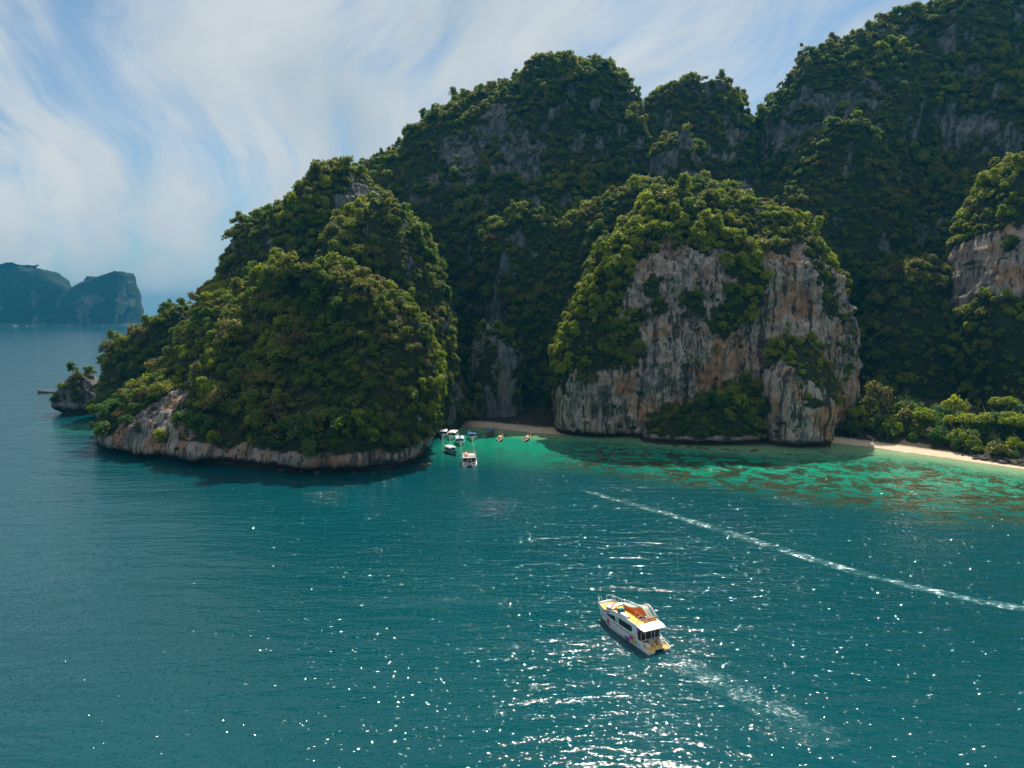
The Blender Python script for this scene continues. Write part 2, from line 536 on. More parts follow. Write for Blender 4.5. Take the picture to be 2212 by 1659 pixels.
    crag = fbm(V2, (4.5 * scale, 4.5 * scale, 6 * scale), 4, 0.6, o + 6)
    soft = rk * 1.0 + (1 - rk) * 0.45
    d2 = (flute * (-np.abs(fl) * 2.4 + 0.7) + 0.85 * flute * ledge + 0.9 * flute * crag) * soft
    crack = fbm(V2, (1.9 * scale, 1.9 * scale, 16 * scale), 3, 0.6, o + 31)
    d2 = d2 + rk * flute * 0.42 * (0.35 - 1.6 * np.abs(crack))
    V3 = V2 + N * d2[:, None] * np.where(V2[:, 2:3] > 1.0, 1.0, 0.5)
    N = normals(V3)
    me = mesh_np(name, V3, np.vstack([F, top[:, [0, 1, 2, 2]]]) if False else F, mat or LIME)
    set_attr(me, "veg", 1 - rk)
    set_attr(me, "grey", np.clip(grey + 0.35 * fbm(V3, (16 * scale,) * 3, 3, 0.5, o + 1), 0, 1) if grey else np.zeros(len(V3)))
    ob = link(bpy.data.objects.new(name, me))
    tag(ob, label, kind='structure')
    if far:
        return ob
    # trees on the vegetated ground, shrubs on ledges of the bare faces
    rg = np.random.default_rng(seed + 100)
    P0, P1, P2, P3 = (V3[F[:, q]] for q in range(4))
    fc = (P0 + P1 + P2 + P3) / 4
    fnv = np.cross(P2 - P0, P3 - P1)
    area = np.linalg.norm(fnv, axis=1) / 2
    fn = fnv / np.maximum(2 * area[:, None], 1e-9)
    view = np.array([0, 0, CAM_Z]) - fc
    view /= np.linalg.norm(view, axis=1, keepdims=True)
    facing = (fn * view).sum(1)
    vegf = 1 - rk[F].mean(1)
    dens = np.where(vegf > 0.5, 0.17 * density * (0.55 + 0.45 * np.clip(fn[:, 2], 0, 1)), 0.010 * shrub * 4 * (jit[F[:, 0]] > 0.12))
    dens = np.where((facing < -0.25) & (fn[:, 2] < 0.55), 0, dens)
    dens = np.where(fc[:, 2] < 3.0, 0, dens)
    lam = dens * area
    cnt = rg.poisson(lam)
    sel = np.repeat(np.arange(len(F)), cnt)
    u, v = rg.random(len(sel)), rg.random(len(sel))
    pt = (P0[sel] * ((1 - u) * (1 - v))[:, None] + P1[sel] * (u * (1 - v))[:, None] + P2[sel] * (u * v)[:, None] + P3[sel] * ((1 - u) * v)[:, None])
    cell = np.floor(pt / (2.5 * tscale)).astype(np.int64)
    key = cell[:, 0] * 73856093 ^ cell[:, 1] * 19349663 ^ cell[:, 2] * 83492791
    _, ui = np.unique(key, return_index=True)
    pt, sel = pt[ui], sel[ui]
    nn = fn[sel]
    sc = (0.46 + 1.55 * rg.random(len(sel)) ** 2.4) * tscale
    sc *= 0.75 + 0.5 * sstep(fbm(pt, (30, 30, 30), 2, 0.5, o + 12), -0.4, 0.5)
    steepf = np.clip(1 - nn[:, 2], 0, 1)
    sc *= 1.0 - 0.32 * steepf
    onrock = vegf[sel] < 0.5
    sc = np.where(onrock, 0.22 + 0.30 * rg.random(len(sel)), sc)
    TREES.append((pt, nn, sc, onrock, name))
    return ob


MASSES = []


def M(*a, **k):
    ob = mass(*a, **k)
    MASSES.append(ob)
    return ob


# --- far masses first
M("mountain", "huge dark jungle-covered mountain filling the top right corner",
  left=[(1540, 930), (1590, 500), (1640, 252), (1665, 205), (1705, 165), (1742, 128), (1775, 100), (1850, 62), (1940, 30), (2010, 8), (2100, -30), (2230, -60)],
  right=[(3000, 930), (2900, 300), (2700, 50), (2500, -30), (2400, -60)],
  prof=[(-5, 410, 520, 640), (60, 440, 525, 630), (150, 478, 535, 620), (230, 510, 545, 600), (300, 540, 560, 590)],
  boxy=0.85, res=2.0, seed=1, lump=(40, 9.0), flute=2.2, steep=0.42, rock_amt=0.15, grey=0.95, density=0.9, tscale=1.0,
  patch=-0.12, rock=[[(1650, 270), (1760, 190), (1880, 170), (1960, 230), (1880, 250), (1760, 330), (1690, 340)], [(2060, 240), (2130, 210), (2140, 300), (2070, 320)]])
M("ridge", "low wooded back ridge in the gap between the two mountains",
  left=[(1300, 930), (1330, 400), (1392, 222), (1420, 204), (1445, 196), (1475, 192)],
  right=[(1720, 930), (1680, 420), (1628, 262), (1614, 225), (1602, 199), (1560, 197)],
  prof=[(-5, 470, 560, 640), (120, 500, 560, 620), (200, 535, 565, 600), (260, 550, 570, 590)],
  boxy=0.8, res=2.0, seed=2, lump=(30, 4.5), flute=1.8, steep=0.45, rock_amt=0.15, grey=0.9)
M("mountain", "tall wooded limestone mountain behind the cove with grey cliff bands",
  left=[(540, 930), (590, 620), (690, 430), (788, 352), (850, 320), (905, 290), (920, 264), (950, 240), (1000, 205), (1100, 180), (1150, 158), (1200, 143), (1240, 137)],
  right=[(1560, 930), (1500, 520), (1430, 320), (1392, 218), (1372, 184), (1342, 153), (1302, 137)],
  prof=[(-5, 455, 534, 640), (60, 465, 538, 630), (120, 485, 544, 620), (175, 510, 552, 610), (225, 534, 560, 595), (260, 554, 567, 584)],
  boxy=0.8, res=1.7, seed=3, lump=(30, 7.0), flute=2.2, steep=0.40, rock_amt=0.27, grey=0.9, patch=-0.2,
  rock=[[(930, 330), (985, 262), (1060, 270), (1120, 250), (1180, 300), (1170, 400), (1090, 380), (1010, 400), (930, 400)],
        [(1040, 230), (1080, 205), (1100, 250), (1060, 280)], [(1230, 270), (1300, 250), (1310, 330), (1250, 330)]])
M("hillside", "grey-cliffed wooded shoulder on the skyline above the left headland",
  left=[(380, 930), (425, 680), (470, 600), (518, 500), (570, 478), (620, 462), (642, 422), (700, 372), (738, 349)],
  right=[(1040, 930), (960, 640), (890, 500), (830, 410), (795, 365), (765, 349)],
  prof=[(-5, 378, 430, 520), (60, 390, 432, 510), (110, 408, 438, 490), (150, 428, 446, 470)],
  boxy=0.8, res=1.45, seed=4, lump=(24, 5.0), flute=1.8, steep=0.35, rock_amt=0.25, grey=0.85,
  rock=[[(700, 420), (725, 375), (775, 372), (810, 430), (770, 480), (715, 470)]])
M("limestone_tower", "narrow wooded rock spire halfway up the slope under the skyline gap",
  left=[(1392, 700), (1400, 420), (1405, 335), (1425, 308), (1450, 294)], right=[(1540, 700), (1522, 420), (1508, 335), (1490, 302), (1470, 292)],
  prof=[(-5, 455, 490, 520), (130, 462, 490, 515), (200, 478, 492, 505)], boxy=0.85, res=1.4, seed=5, lump=(16, 2.5), flute=1.5, steep=0.4, rock_amt=0.0, grey=0.9)
M("hillside", "sunlit wooded hump under the right mountain, left of its dark wall",
  left=[(1600, 930), (1640, 600), (1655, 450), (1690, 400), (1720, 342), (1745, 303), (1790, 278)],
  right=[(2010, 930), (1985, 600), (1935, 420), (1898, 318), (1870, 286), (1830, 272)],
  prof=[(-5, 428, 480, 540), (80, 441, 483, 535), (140, 460, 487, 528), (190, 476, 493, 515)],
  boxy=0.85, res=1.6, seed=6, lump=(26, 5.0), flute=1.5, steep=0.3, rock_amt=0.33, grey=0.9)
M("ridge", "wooded ridge rising behind the big pale cliff",
  left=[(1130, 930), (1165, 580), (1200, 498), (1260, 445), (1330, 412), (1400, 398)],
  right=[(1800, 930), (1770, 640), (1720, 500), (1620, 430), (1480, 397)],
  prof=[(-5, 402, 440, 495), (70, 410, 444, 490), (130, 430, 452, 480)],
  boxy=0.8, res=1.5, seed=7, lump=(22, 4.5), flute=1.4, steep=0.3, rock_amt=0.36, grey=0.8)
M("limestone_tower", "rounded wooded tower left of the big pale cliff, behind the cove",
  left=[(1035, 930), (1042, 700), (1050, 525), (1080, 474), (1120, 448)], right=[(1320, 930), (1270, 700), (1228, 565), (1202, 492), (1165, 452)],
  prof=[(-5, 418, 450, 500), (60, 424, 452, 495), (120, 438, 456, 490)], boxy=0.85, res=1.35, seed=8, lump=(20, 4.0), flute=1.4, steep=0.35, rock_amt=0.30, grey=0.9,
  rock=[[(1060, 610), (1085, 590), (1085, 690), (1066, 700)]])
M("limestone_tower", "wooded knob with a flat lobed crest behind the sunlit beach",
  left=[(1805, 960), (1845, 800), (1866, 665), (1882, 612), (1945, 575)], right=[(2130, 960), (2100, 760), (2080, 625), (2058, 585), (2000, 562)],
  prof=[(-5, 382, 416, 465), (50, 394, 421, 462), (90, 411, 427, 455)], boxy=0.8, res=1.3, seed=9, lump=(20, 4.2), flute=1.3, steep=0.3, rock_amt=0.40, grey=0.8)
M("limestone_cliff", "half-seen wooded cliff with pale streaks at the right edge",
  left=[(2078, 985), (2095, 850), (2090, 692), (2112, 597), (2134, 512), (2154, 452), (2164, 392), (2207, 340)],
  right=[(2800, 985), (2750, 500), (2500, 330), (2380, 318)],
  prof=[(-5, 334, 372, 460), (60, 337, 372, 450), (110, 352, 378, 440), (150, 372, 386, 420)], boxy=0.7, res=1.2, seed=10, lump=(22, 3.0), flute=1.3, steep=0.2, rock_amt=0.5,
  grey=0.15, rock=[[(2120, 640), (2135, 560), (2212, 500), (2300, 480), (2300, 640), (2200, 650)]], veg_poly=[[(2080, 690), (2300, 660), (2300, 1000), (2080, 1000)]])
M("hillside", "tall wooded hump between the left headland and the dark cleft",
  left=[(660, 930), (690, 580), (722, 497), (772, 457), (820, 448)],
  right=[(1001, 912), (998, 860), (987, 780), (977, 702), (962, 642), (947, 572), (922, 512), (882, 472), (842, 447)],
  prof=[(-5, 344, 388, 450), (60, 352, 388, 445), (100, 366, 394, 435), (125, 380, 400, 425)], boxy=0.8, res=1.3, seed=11, lump=(18, 4.2), flute=1.7, steep=0.25, rock_amt=0.34, grey=0.95, patch=0.1,
  rock=[[(945, 640), (975, 700), (990, 800), (1000, 910), (960, 910), (950, 760)]])
M("limestone_pillar", "grey rock pillar with a leafy crown standing at the back of the cove",
  left=[(1012, 918), (1010, 880), (1013, 800), (1018, 722), (1040, 700)], right=[(1133, 914), (1134, 880), (1131, 800), (1125, 752), (1105, 717), (1075, 694)],
  prof=[(-5, 399, 412, 432), (40, 401, 413, 432), (58, 410, 417, 430)], boxy=0.75, res=0.9, seed=12, inset=1.2, lump=(14, 1.8), flute=1.2, steep=0.6, rock_amt=-0.02, grey=0.85, tscale=0.85, notch=3.5)
M("limestone_cliff", "big pale orange-streaked limestone cliff with a wooded top in the middle",
  left=[(1199, 930), (1197, 850), (1203, 752), (1218, 692), (1262, 612), (1282, 552), (1302, 522), (1352, 482), (1402, 442), (1480, 422)],
  right=[(1832, 950), (1833, 850), (1829, 702), (1816, 642), (1801, 594), (1764, 562), (1744, 502), (1684, 462), (1600, 442), (1540, 427)],
  prof=[(-5, 353, 374, 430), (1.6, 353, 374, 430), (4, 347.5, 374, 430), (30, 346.5, 374, 432), (66, 350, 375, 432), (84, 353, 378, 432), (96, 362, 384, 430), (120, 384, 398, 425)],
  boxy=0.5, res=0.68, seed=13, inset=1.6, lump=(19, 1.5), flute=2.3, shrub=0.7, holes=0.50,
  rock=[[(1190, 945), (1195, 850), (1280, 800), (1340, 720), (1345, 600), (1385, 560), (1440, 520), (1560, 545), (1690, 545), (1745, 520), (1770, 575), (1800, 585), (1850, 650), (1850, 980), (1500, 980)]],
  veg_poly=[[(1570, 560), (1620, 545), (1640, 640), (1600, 700), (1540, 720), (1500, 690), (1560, 660)], [(1290, 690), (1345, 660), (1390, 720), (1370, 790), (1290, 790)],
            [(1370, 940), (1420, 880), (1500, 880), (1520, 810), (1540, 870), (1600, 830), (1645, 820), (1650, 980), (1400, 980)],
            [(1740, 560), (1790, 600), (1800, 690), (1760, 650)], [(1380, 600), (1420, 600), (1410, 690), (1385, 680)], [(1450, 640), (1500, 620), (1520, 690), (1460, 680)]],
  notch=2.0)
M("limestone_spire", "thin rock spire with scrub on the right shoulder of the big cliff",
  left=[(1776, 950), (1780, 750), (1786, 640), (1797, 592)], right=[(1838, 950), (1836, 760), (1830, 660), (1812, 590)],
  prof=[(-5, 352, 362, 378), (50, 354, 363, 376), (80, 359, 364, 372)], boxy=0.7, res=0.8, seed=14, inset=0.6, lump=(12, 1.2), flute=1.2, steep=0.8, rock_amt=-0.05, grey=0.4)
M("limestone_pillar", "bulging pale rock buttress with a green cap in front of the big cliff",
  left=[(1653, 975), (1650, 958), (1648, 900), (1644, 825), (1655, 772), (1682, 735), (1700, 728)], right=[(1782, 975), (1787, 958), (1790, 900), (1794, 832), (1781, 792), (1762, 762), (1732, 732)],
  prof=[(-5, 325, 338, 366), (1.5, 325, 338, 366), (4.0, 319.5, 338, 366), (20, 319, 338, 366), (34, 323, 340, 366), (48, 336, 348, 364)], boxy=0.7, res=0.6, seed=15, inset=0.6, lump=(15, 1.2), flute=0.9,
  rock=[[(1620, 990), (1625, 800), (1660, 790), (1720, 800), (1790, 840), (1820, 990)]], shrub=0.15, tscale=0.75, notch=2.0)
M("rock_shelf", "low shrub-covered rock shelf at the foot of the big cliff",
  left=[(1378, 958), (1390, 935), (1405, 912), (1450, 892), (1500, 882)], right=[(1665, 975), (1655, 900), (1640, 850), (1600, 842), (1560, 860)],
  prof=[(-5, 331, 343, 362), (1.4, 331, 343, 362), (3.5, 327, 343, 362), (12, 330, 346, 362), (24, 341, 350, 360)], boxy=0.8, res=0.8, seed=16, inset=0.8, lump=(10, 1.6), flute=0.8, density=1.3, tscale=0.85, notch=4.5, grey=0.3)
# --- left headland
M("headland", "rounded jungle-covered headland with a pale undercut rock foot on the left",
  left=[(258, 938), (255, 912), (270, 880), (315, 825), (385, 788), (412, 725), (450, 672), (500, 635), (565, 602), (620, 588)],
  right=[(912, 1006), (922, 985), (932, 940), (938, 900), (945, 832), (940, 762), (915, 696), (865, 655), (805, 622), (740, 598), (680, 588)],
  prof=[(-5, 290, 345, 420), (1.5, 290, 345, 420), (4.2, 284, 345, 420), (12, 286, 345, 418), (40, 304, 346, 412), (70, 327, 350, 402), (95, 346, 358, 385)],
  offL=34, offR=-34, boxy=0.75, res=0.9, seed=17, inset=2.0, lump=(22, 3.9), flute=1.3, density=1.1,
  rock=[[(230, 950), (240, 910), (320, 880), (365, 850), (385, 780), (405, 780), (410, 890), (470, 930), (560, 975), (700, 970), (800, 985), (930, 975), (940, 1050), (230, 1050)]],
  notch=8.5, steep=0.3, rock_amt=0.46, grey=0.12)
M("headland", "low wooded point reaching out to sea behind the left headland",
  left=[(222, 905), (226, 850), (238, 790), (258, 752), (295, 735), (345, 690), (370, 680)], right=[(560, 910), (500, 780), (445, 700), (422, 672), (400, 662)],
  prof=[(-5, 398, 432, 480), (1.5, 398, 432, 480), (4, 394, 432, 480), (30, 404, 434, 475), (70, 424, 440, 460)], boxy=0.8, res=1.2, seed=18, inset=2.0, lump=(20, 3.0), flute=1.2, notch=5.0, steep=0.25, rock_amt=0.36, grey=0.4)
M("sea_stack", "small grey rock stack with a bushy top off the far left point",
  left=[(150, 905), (140, 893), (124, 872), (123, 852), (138, 825), (160, 812)], right=[(205, 905), (212, 890), (214, 860), (210, 830), (196, 815), (180, 810)],
  prof=[(-5, 433, 441, 450), (1.8, 433, 441, 450), (5, 428, 441, 452), (14, 428, 441, 452), (24, 434, 441, 448)], boxy=0.8, res=0.7, seed=19, inset=0.2, lump=(11, 1.6), flute=1.0, steep=0.9, rock_amt=-0.25, grey=0.8, notch=9.0, tscale=0.8)
# --- islands on the horizon
FARM = far_island_mat()
M("far_island", "hazy blue cliff-walled island cut off by the left picture edge",
  left=[(-420, 703), (-400, 640), (-250, 590), (-60, 575), (10, 572)], right=[(165, 703), (149, 645), (146, 628), (132, 606), (110, 590), (85, 584), (45, 576)],
  prof=[(-50, 3560, 3650, 4100), (150, 3580, 3670, 4000), (300, 3640, 3700, 3900)], boxy=0.8, res=11, seed=20, inset=0, lump=(160, 22), flute=7, mat=FARM, scale=7.0, far=True, steep=0.16, rock_amt=0.25)
M("far_island", "hazy twin-peaked island with a sheer right wall on the horizon",
  left=[(112, 703), (125, 650), (150, 634), (180, 612), (215, 601), (240, 592), (258, 588)], right=[(281, 703), (281, 660), (279, 628), (273, 595), (266, 588)],
  prof=[(-50, 3540, 3640, 3950), (150, 3560, 3650, 3900), (270, 3620, 3680, 3800)], boxy=0.75, res=10, seed=21, inset=0, lump=(120, 8), flute=7, mat=FARM, scale=7.0, far=True, steep=0.2, rock_amt=0.12)
M("far_island", "small pointed peak on the back of the twin-peaked island",
  left=[(150, 703), (168, 640), (183, 604), (193, 599)], right=[(260, 703), (235, 640), (207, 605), (198, 598)],
  prof=[(-50, 3640, 3700, 3900), (270, 3680, 3710, 3800)], boxy=0.9, res=11, seed=22, inset=0, lump=(100, 10), flute=7, mat=FARM, scale=7.0, far=True, steep=0.1, rock_amt=0.4)

# ------------------------------------------------------------------ beach, seabed shelf and sea
SHORE = [(820, 925), (925, 922), (1000, 924), (1060, 926), (1110, 932), (1170, 938), (1240, 940), (1400, 948), (1600, 958), (1790, 957), (1870, 966), (2000, 984), (2130, 1003), (2260, 1022), (2420, 1046)]
DEEP = [(820, 1000), (930, 1014), (1060, 1020), (1200, 1030), (1330, 1046), (1450, 1066), (1700, 1098), (2000, 1136), (2212, 1172), (2500, 1215)]
sx, sy = np.array([sea(*p) for p in SHORE]).T
dx_, dy_ = np.array([sea(*p) for p in DEEP]).T
o_ = np.argsort(sx); sx, sy = sx[o_], sy[o_]
o_ = np.argsort(dx_); dx_, dy_ = dx_[o_], dy_[o_]


def inland(x, y):
    return (y - np.interp(x, sx, sy)) * 0.93


gx, gy = np.meshgrid(np.arange(-80, 420, 1.6), np.arange(225, 480, 1.6))
G = np.stack([gx.ravel(), gy.ravel(), np.zeros(gx.size)], 1)
dl = inland(G[:, 0], G[:, 1]) + 1.2 * fbm(G, (14, 14, 14), 3)
G[:, 2] = np.where(dl > 0, 0.02 + 0.085 * np.minimum(dl, 9) + 0.13 * np.maximum(dl - 9, 0), np.maximum(dl * 0.12, -6)) + 0.10 * fbm(G, (4, 4, 4), 3) * sstep(dl, 1, 5)
ny, nx = gx.shape
idx = np.arange(ny * nx).reshape(ny, nx)
F = np.stack([idx[:-1, :-1].ravel(), idx[:-1, 1:].ravel(), idx[1:, 1:].ravel(), idx[1:, :-1].ravel()], 1)
keep = G[F].max(1)[:, 2] > -0.6
me = mesh_np("beach", G, F[keep], shore_mat())
set_attr(me, "inland", dl + 9 * sstep(G[:, 0] / np.maximum(G[:, 1], 1) * FPX + CX, 2075, 2165) * sstep(dl, 2, 5))
tag(link(bpy.data.objects.new("beach", me)), "pale sand beach and jungle floor at the foot of the cliffs", kind='structure')

# sea: one sheet to the horizon, finer over the bay
xs = np.unique(np.concatenate([np.linspace(-16000, -500, 26), np.arange(-500, 460, 5.0), np.linspace(460, 16000, 26)]))
ys = np.unique(np.concatenate([np.linspace(-3000, -20, 12), np.arange(0, 480, 3.0), np.linspace(480, 14500, 40)]))
gx, gy = np.meshgrid(xs, ys)
S = np.stack([gx.ravel(), gy.ravel(), np.zeros(gx.size)], 1)
ysh, yde = np.interp(S[:, 0], sx, sy), np.interp(S[:, 0], dx_, dy_)
tt = (S[:, 1] - yde) / np.maximum(ysh - yde, 5)
tt = tt + 0.10 * fbm(S, (40, 40, 40), 3)
x_left = -44 + 6 * fbm(S, (20, 20, 20), 2)
tt = tt * sstep(S[:, 0], x_left, x_left + 16)
stk = np.array(sea(262, 918))
blob = 0.62 * np.exp(-(((S[:, 0] - stk[0]) / 26) ** 2 + ((S[:, 1] - stk[1]) / 26) ** 2))
tt = np.maximum(np.clip(tt, 0, 1), blob)
far_t = 0.30 * sstep(S[:, 1], 3000, 3450) * (1 - sstep(S[:, 1], 3900, 4500)) * (S[:, 0] < -1500)
tt = np.maximum(tt, far_t)
px_ = S[:, 0] / np.maximum(S[:, 1], 1) * FPX + CX
reefm = sstep(px_, 1130, 1330) * sstep(tt, 0.04, 0.20) * (1 - sstep(tt, 0.62, 0.93)) + 0.25 * sstep(tt, 0.1, 0.3) * (1 - sstep(tt, 0.5, 0.7))
ny, nx = gx.shape
idx = np.arange(ny * nx).reshape(ny, nx)
F = np.stack([idx[:-1, :-1].ravel(), idx[:-1, 1:].ravel(), idx[1:, 1:].ravel(), idx[1:, :-1].ravel()], 1)
me = mesh_np("sea", S, F, water_mat())
set_attr(me, "shallow", tt)
set_attr(me, "reef", np.clip(reefm, 0, 1))
tag(link(bpy.data.objects.new("sea", me)), "teal sea turning turquoise over reef toward the beach", kind='structure')

# ------------------------------------------------------------------ trees
def crown_mesh(name, seed, style, mat, nq=560, R=3.0):
    r = np.random.default_rng(seed)
    blobs = []
    nb = {'dome': 15, 'flat': 13, 'tall': 14, 'bush': 10}[style]
    for i in range(nb):
        a = r.random() * 2 * math.pi
        rho = math.sqrt(r.random())
        if style == 'dome':
            c = (0.68 * rho * math.cos(a), 0.68 * rho * math.sin(a), 0.30 + 0.62 * math.sqrt(max(0, 1 - rho * rho)) * r.uniform(0.6, 1.1)); rad = r.uniform(0.17, 0.42)
        elif style == 'flat':
            c = (0.85 * rho * math.cos(a), 0.85 * rho * math.sin(a), 0.50 + 0.22 * r.random() + 0.15 * (1 - rho)); rad = r.uniform(0.15, 0.36)
        elif style == 'tall':
            h = r.random()
            c = (0.50 * rho * (1 - 0.5 * h) * math.cos(a), 0.50 * rho * (1 - 0.5 * h) * math.sin(a), 0.2 + 1.15 * h); rad = r.uniform(0.24, 0.38)
        else:
            c = (0.60 * rho * math.cos(a), 0.60 * rho * math.sin(a), 0.10 + 0.40 * r.random() * (1.1 - rho)); rad = r.uniform(0.28, 0.46)
        blobs.append((*c, rad))
    B = np.array(blobs)
    pr = B[:, 3] ** 2
    bi = r.choice(nb, nq, p=pr / pr.sum())
    d = r.normal(size=(nq, 3))
    d /= np.linalg.norm(d, axis=1, keepdims=True)
    d[:, 2] = np.where(d[:, 2] < -0.45, -d[:, 2], d[:, 2])
    C = B[bi, :3] + d * np.array([1, 1, 0.85]) * (B[bi, 3] * (0.62 + 0.75 * r.random(nq) ** 1.5))[:, None]
    n = d + 0.55 * r.normal(size=(nq, 3))
    n[:, 2] += 0.25
    n /= np.linalg.norm(n, axis=1, keepdims=True)
    u = np.cross(n, r.normal(size=(nq, 3)))
    u /= np.linalg.norm(u, axis=1, keepdims=True)
    v = np.cross(n, u)
    s = r.uniform(0.05, 0.125, nq)[:, None] * (430 / nq) ** 0.3
    q = np.stack([C - u * s * 1.25, C - v * s * 0.8 + n * s * 0.18, C + u * s * 1.25 - n * s * 0.1, C + v * s * 0.8 + n * s * 0.18], 1).reshape(-1, 3) * R
    return mesh_np(name, q, np.arange(nq * 4).reshape(-1, 4), mat, smooth=False)


class MB:
    """collects shapes into one mesh"""
    def __init__(self):
        self.v, self.f = [], []

    def add(self, vs, fs):
        o = len(self.v)
        self.v += [tuple(p) for p in vs]
        self.f += [tuple(i + o for i in q) for q in fs]
        return self

    def box(self, c, s, rot=None, taper=1.0):
        x, y, z = (k / 2 for k in s)
        vs = [Vector((sx_ * x * (taper if sz_ > 0 else 1), sy_ * y * (taper if sz_ > 0 else 1), sz_ * z)) for sz_ in (-1, 1) for sx_, sy_ in ((-1, -1), (1, -1), (1, 1), (-1, 1))]
        if rot is not None:
            vs = [rot @ p for p in vs]
        return self.add([p + Vector(c) for p in vs], [(3, 2, 1, 0), (4, 5, 6, 7), (0, 1, 5, 4), (1, 2, 6, 5), (2, 3, 7, 6), (3, 0, 4, 7)])

    def tube(self, pts, r, n=6, r2=None):
        pts = [Vector(p) for p in pts]
        rings = []
        for i, p in enumerate(pts):
            d = (pts[min(i + 1, len(pts) - 1)] - pts[max(i - 1, 0)]).normalized()
            up = Vector((0, 0, 1)) if abs(d.z) < 0.95 else Vector((1, 0, 0))
            a = d.cross(up).normalized()
            b = d.cross(a)
            rr = r if r2 is None else r + (r2 - r) * i / max(1, len(pts) - 1)
            rings.append([p + rr * (a * math.cos(2 * math.pi * k / n) + b * math.sin(2 * math.pi * k / n)) for k in range(n)])
        vs = [q for g in rings for q in g]
        fs = [(i * n + k, i * n + (k + 1) % n, (i + 1) * n + (k + 1) % n, (i + 1) * n + k) for i in range(len(pts) - 1) for k in range(n)]
        fs += [tuple(range(n - 1, -1, -1)), tuple((len(pts) - 1) * n + k for k in range(n))]
        return self.add(vs, fs)

    def loft(self, secs, closed=True, caps=True):
        n = len(secs[0])
        vs = [q for g in secs for q in g]
        m = n if closed else n - 1
        fs = [(i * n + k, i * n + (k + 1) % n, (i + 1) * n + (k + 1) % n, (i + 1) * n + k) for i in range(len(secs) - 1) for k in range(m)]
        if caps and closed:
            fs += [tuple(range(n - 1, -1, -1)), tuple((len(secs) - 1) * n + k for k in range(n))]
        return self.add(vs, fs)

    def prism(self, poly, axis, a, b):
        """poly of 2-D points extruded along axis ('x','y','z') from a to b"""
        def P(u, v, t):
            return {'x': (t, u, v), 'y': (u, t, v), 'z': (u, v, t)}[axis]
        n = len(poly)
        vs = [P(u, v, a) for u, v in poly] + [P(u, v, b) for u, v in poly]
        return self.add(vs, [tuple(range(n - 1, -1, -1)), tuple(range(n, 2 * n))] + [(k, (k + 1) % n, n + (k + 1) % n, n + k) for k in range(n)])

    def ball(self, c, r, n=10, sq=(1, 1, 1)):
        secs = []
        m = max(4, n // 2)
        vs = [(c[0], c[1], c[2] - r * sq[2])]
        for i in range(1, m):
            ph = -math.pi / 2 + math.pi * i / m
            vs += [(c[0] + r * sq[0] * math.cos(ph) * math.cos(2 * math.pi * k / n), c[1] + r * sq[1] * math.cos(ph) * math.sin(2 * math.pi * k / n), c[2] + r * sq[2] * math.sin(ph)) for k in range(n)]
        vs.append((c[0], c[1], c[2] + r * sq[2]))
        fs = [(0, 1 + (k + 1) % n, 1 + k) for k in range(n)]
        for i in range(m - 2):
            fs += [(1 + i * n + k, 1 + i * n + (k + 1) % n, 1 + (i + 1) * n + (k + 1) % n, 1 + (i + 1) * n + k) for k in range(n)]
        t = len(vs) - 1
        fs += [(t, 1 + (m - 2) * n + k, 1 + (m - 2) * n + (k + 1) % n) for k in range(n)]
        return self.add(vs, fs)

    def build(self, name, mat, parent=None, smooth=False, bevel=0.0):
        me = bpy.data.meshes.new(name)
        me.from_pydata(self.v, [], self.f)
        bm = bmesh.new()
        bm.from_mesh(me)
        bmesh.ops.recalc_face_normals(bm, faces=bm.faces)
        if bevel:
            bmesh.ops.bevel(bm, geom=[e for e in bm.edges if len(e.link_faces) == 2 and e.calc_face_angle(0) > 0.5], offset=bevel, segments=2, affect='EDGES', profile=0.6)
        bm.to_mesh(me)
        bm.free()
        if smooth:
            me.polygons.foreach_set("use_smooth", np.ones(len(me.polygons), dtype=bool))
            me.set_sharp_from_angle(angle=math.radians(40))
        me.materials.append(mat)
        me.update()
        return link(bpy.data.objects.new(name, me), parent)


def trunk_mesh(seed, h=3.4, r=0.20, limbs=4):
    rr = random.Random(seed)
    mb = MB()
    p = [Vector((0, 0, -2.2))]
    for i in range(5):
        p.append(p[-1] + Vector((rr.uniform(-.18, .18), rr.uniform(-.18, .18), (h + 2.2) / 5)))
    mb.tube(p, r, 6, r * 0.45)
    for i in range(limbs):
        b = p[3 + i % 3]
        a = rr.random() * 6.28
        e = b + Vector((math.cos(a) * 1.5, math.sin(a) * 1.5, rr.uniform(0.6, 1.3)))
        mb.tube([b, (b + e) / 2 + Vector((0, 0, -0.1)), e], r * 0.42, 5, r * 0.15)
    ob = mb.build("trunk", BARK, smooth=True)
    me = ob.data
    bpy.data.objects.remove(ob)
    return me


STYLES = ['dome', 'dome', 'tall', 'bush', 'dome', 'tall']
CROWNS = [crown_mesh("crown", 50 + i, s, LEAF) for i, s in enumerate(STYLES)]
CROWNS_BRIGHT_SUNLIT = [crown_mesh("crown", 70 + i, s, LEAF_BRIGHT_SUNLIT) for i, s in enumerate(('dome', 'tall'))]
CROWNS_SHORE = [crown_mesh("crown", 80 + i, s, LEAF_SHORE) for i, s in enumerate(('dome', 'bush'))]
CROWN_PALE = crown_mesh("crown", 90, 'dome', LEAF_PALE)
CROWN_BROWN = crown_mesh("crown", 91, 'flat', LEAF_BROWN)
CROWN_BEACH = crown_mesh("crown", 92, 'dome', LEAF_PALE, nq=2200, R=6.5)
CROWN_BEACH2 = crown_mesh("crown", 93, 'flat', LEAF_BRIGHT_SUNLIT, nq=1800, R=6.5)
TRUNKS = [trunk_mesh(i) for i in range(3)]

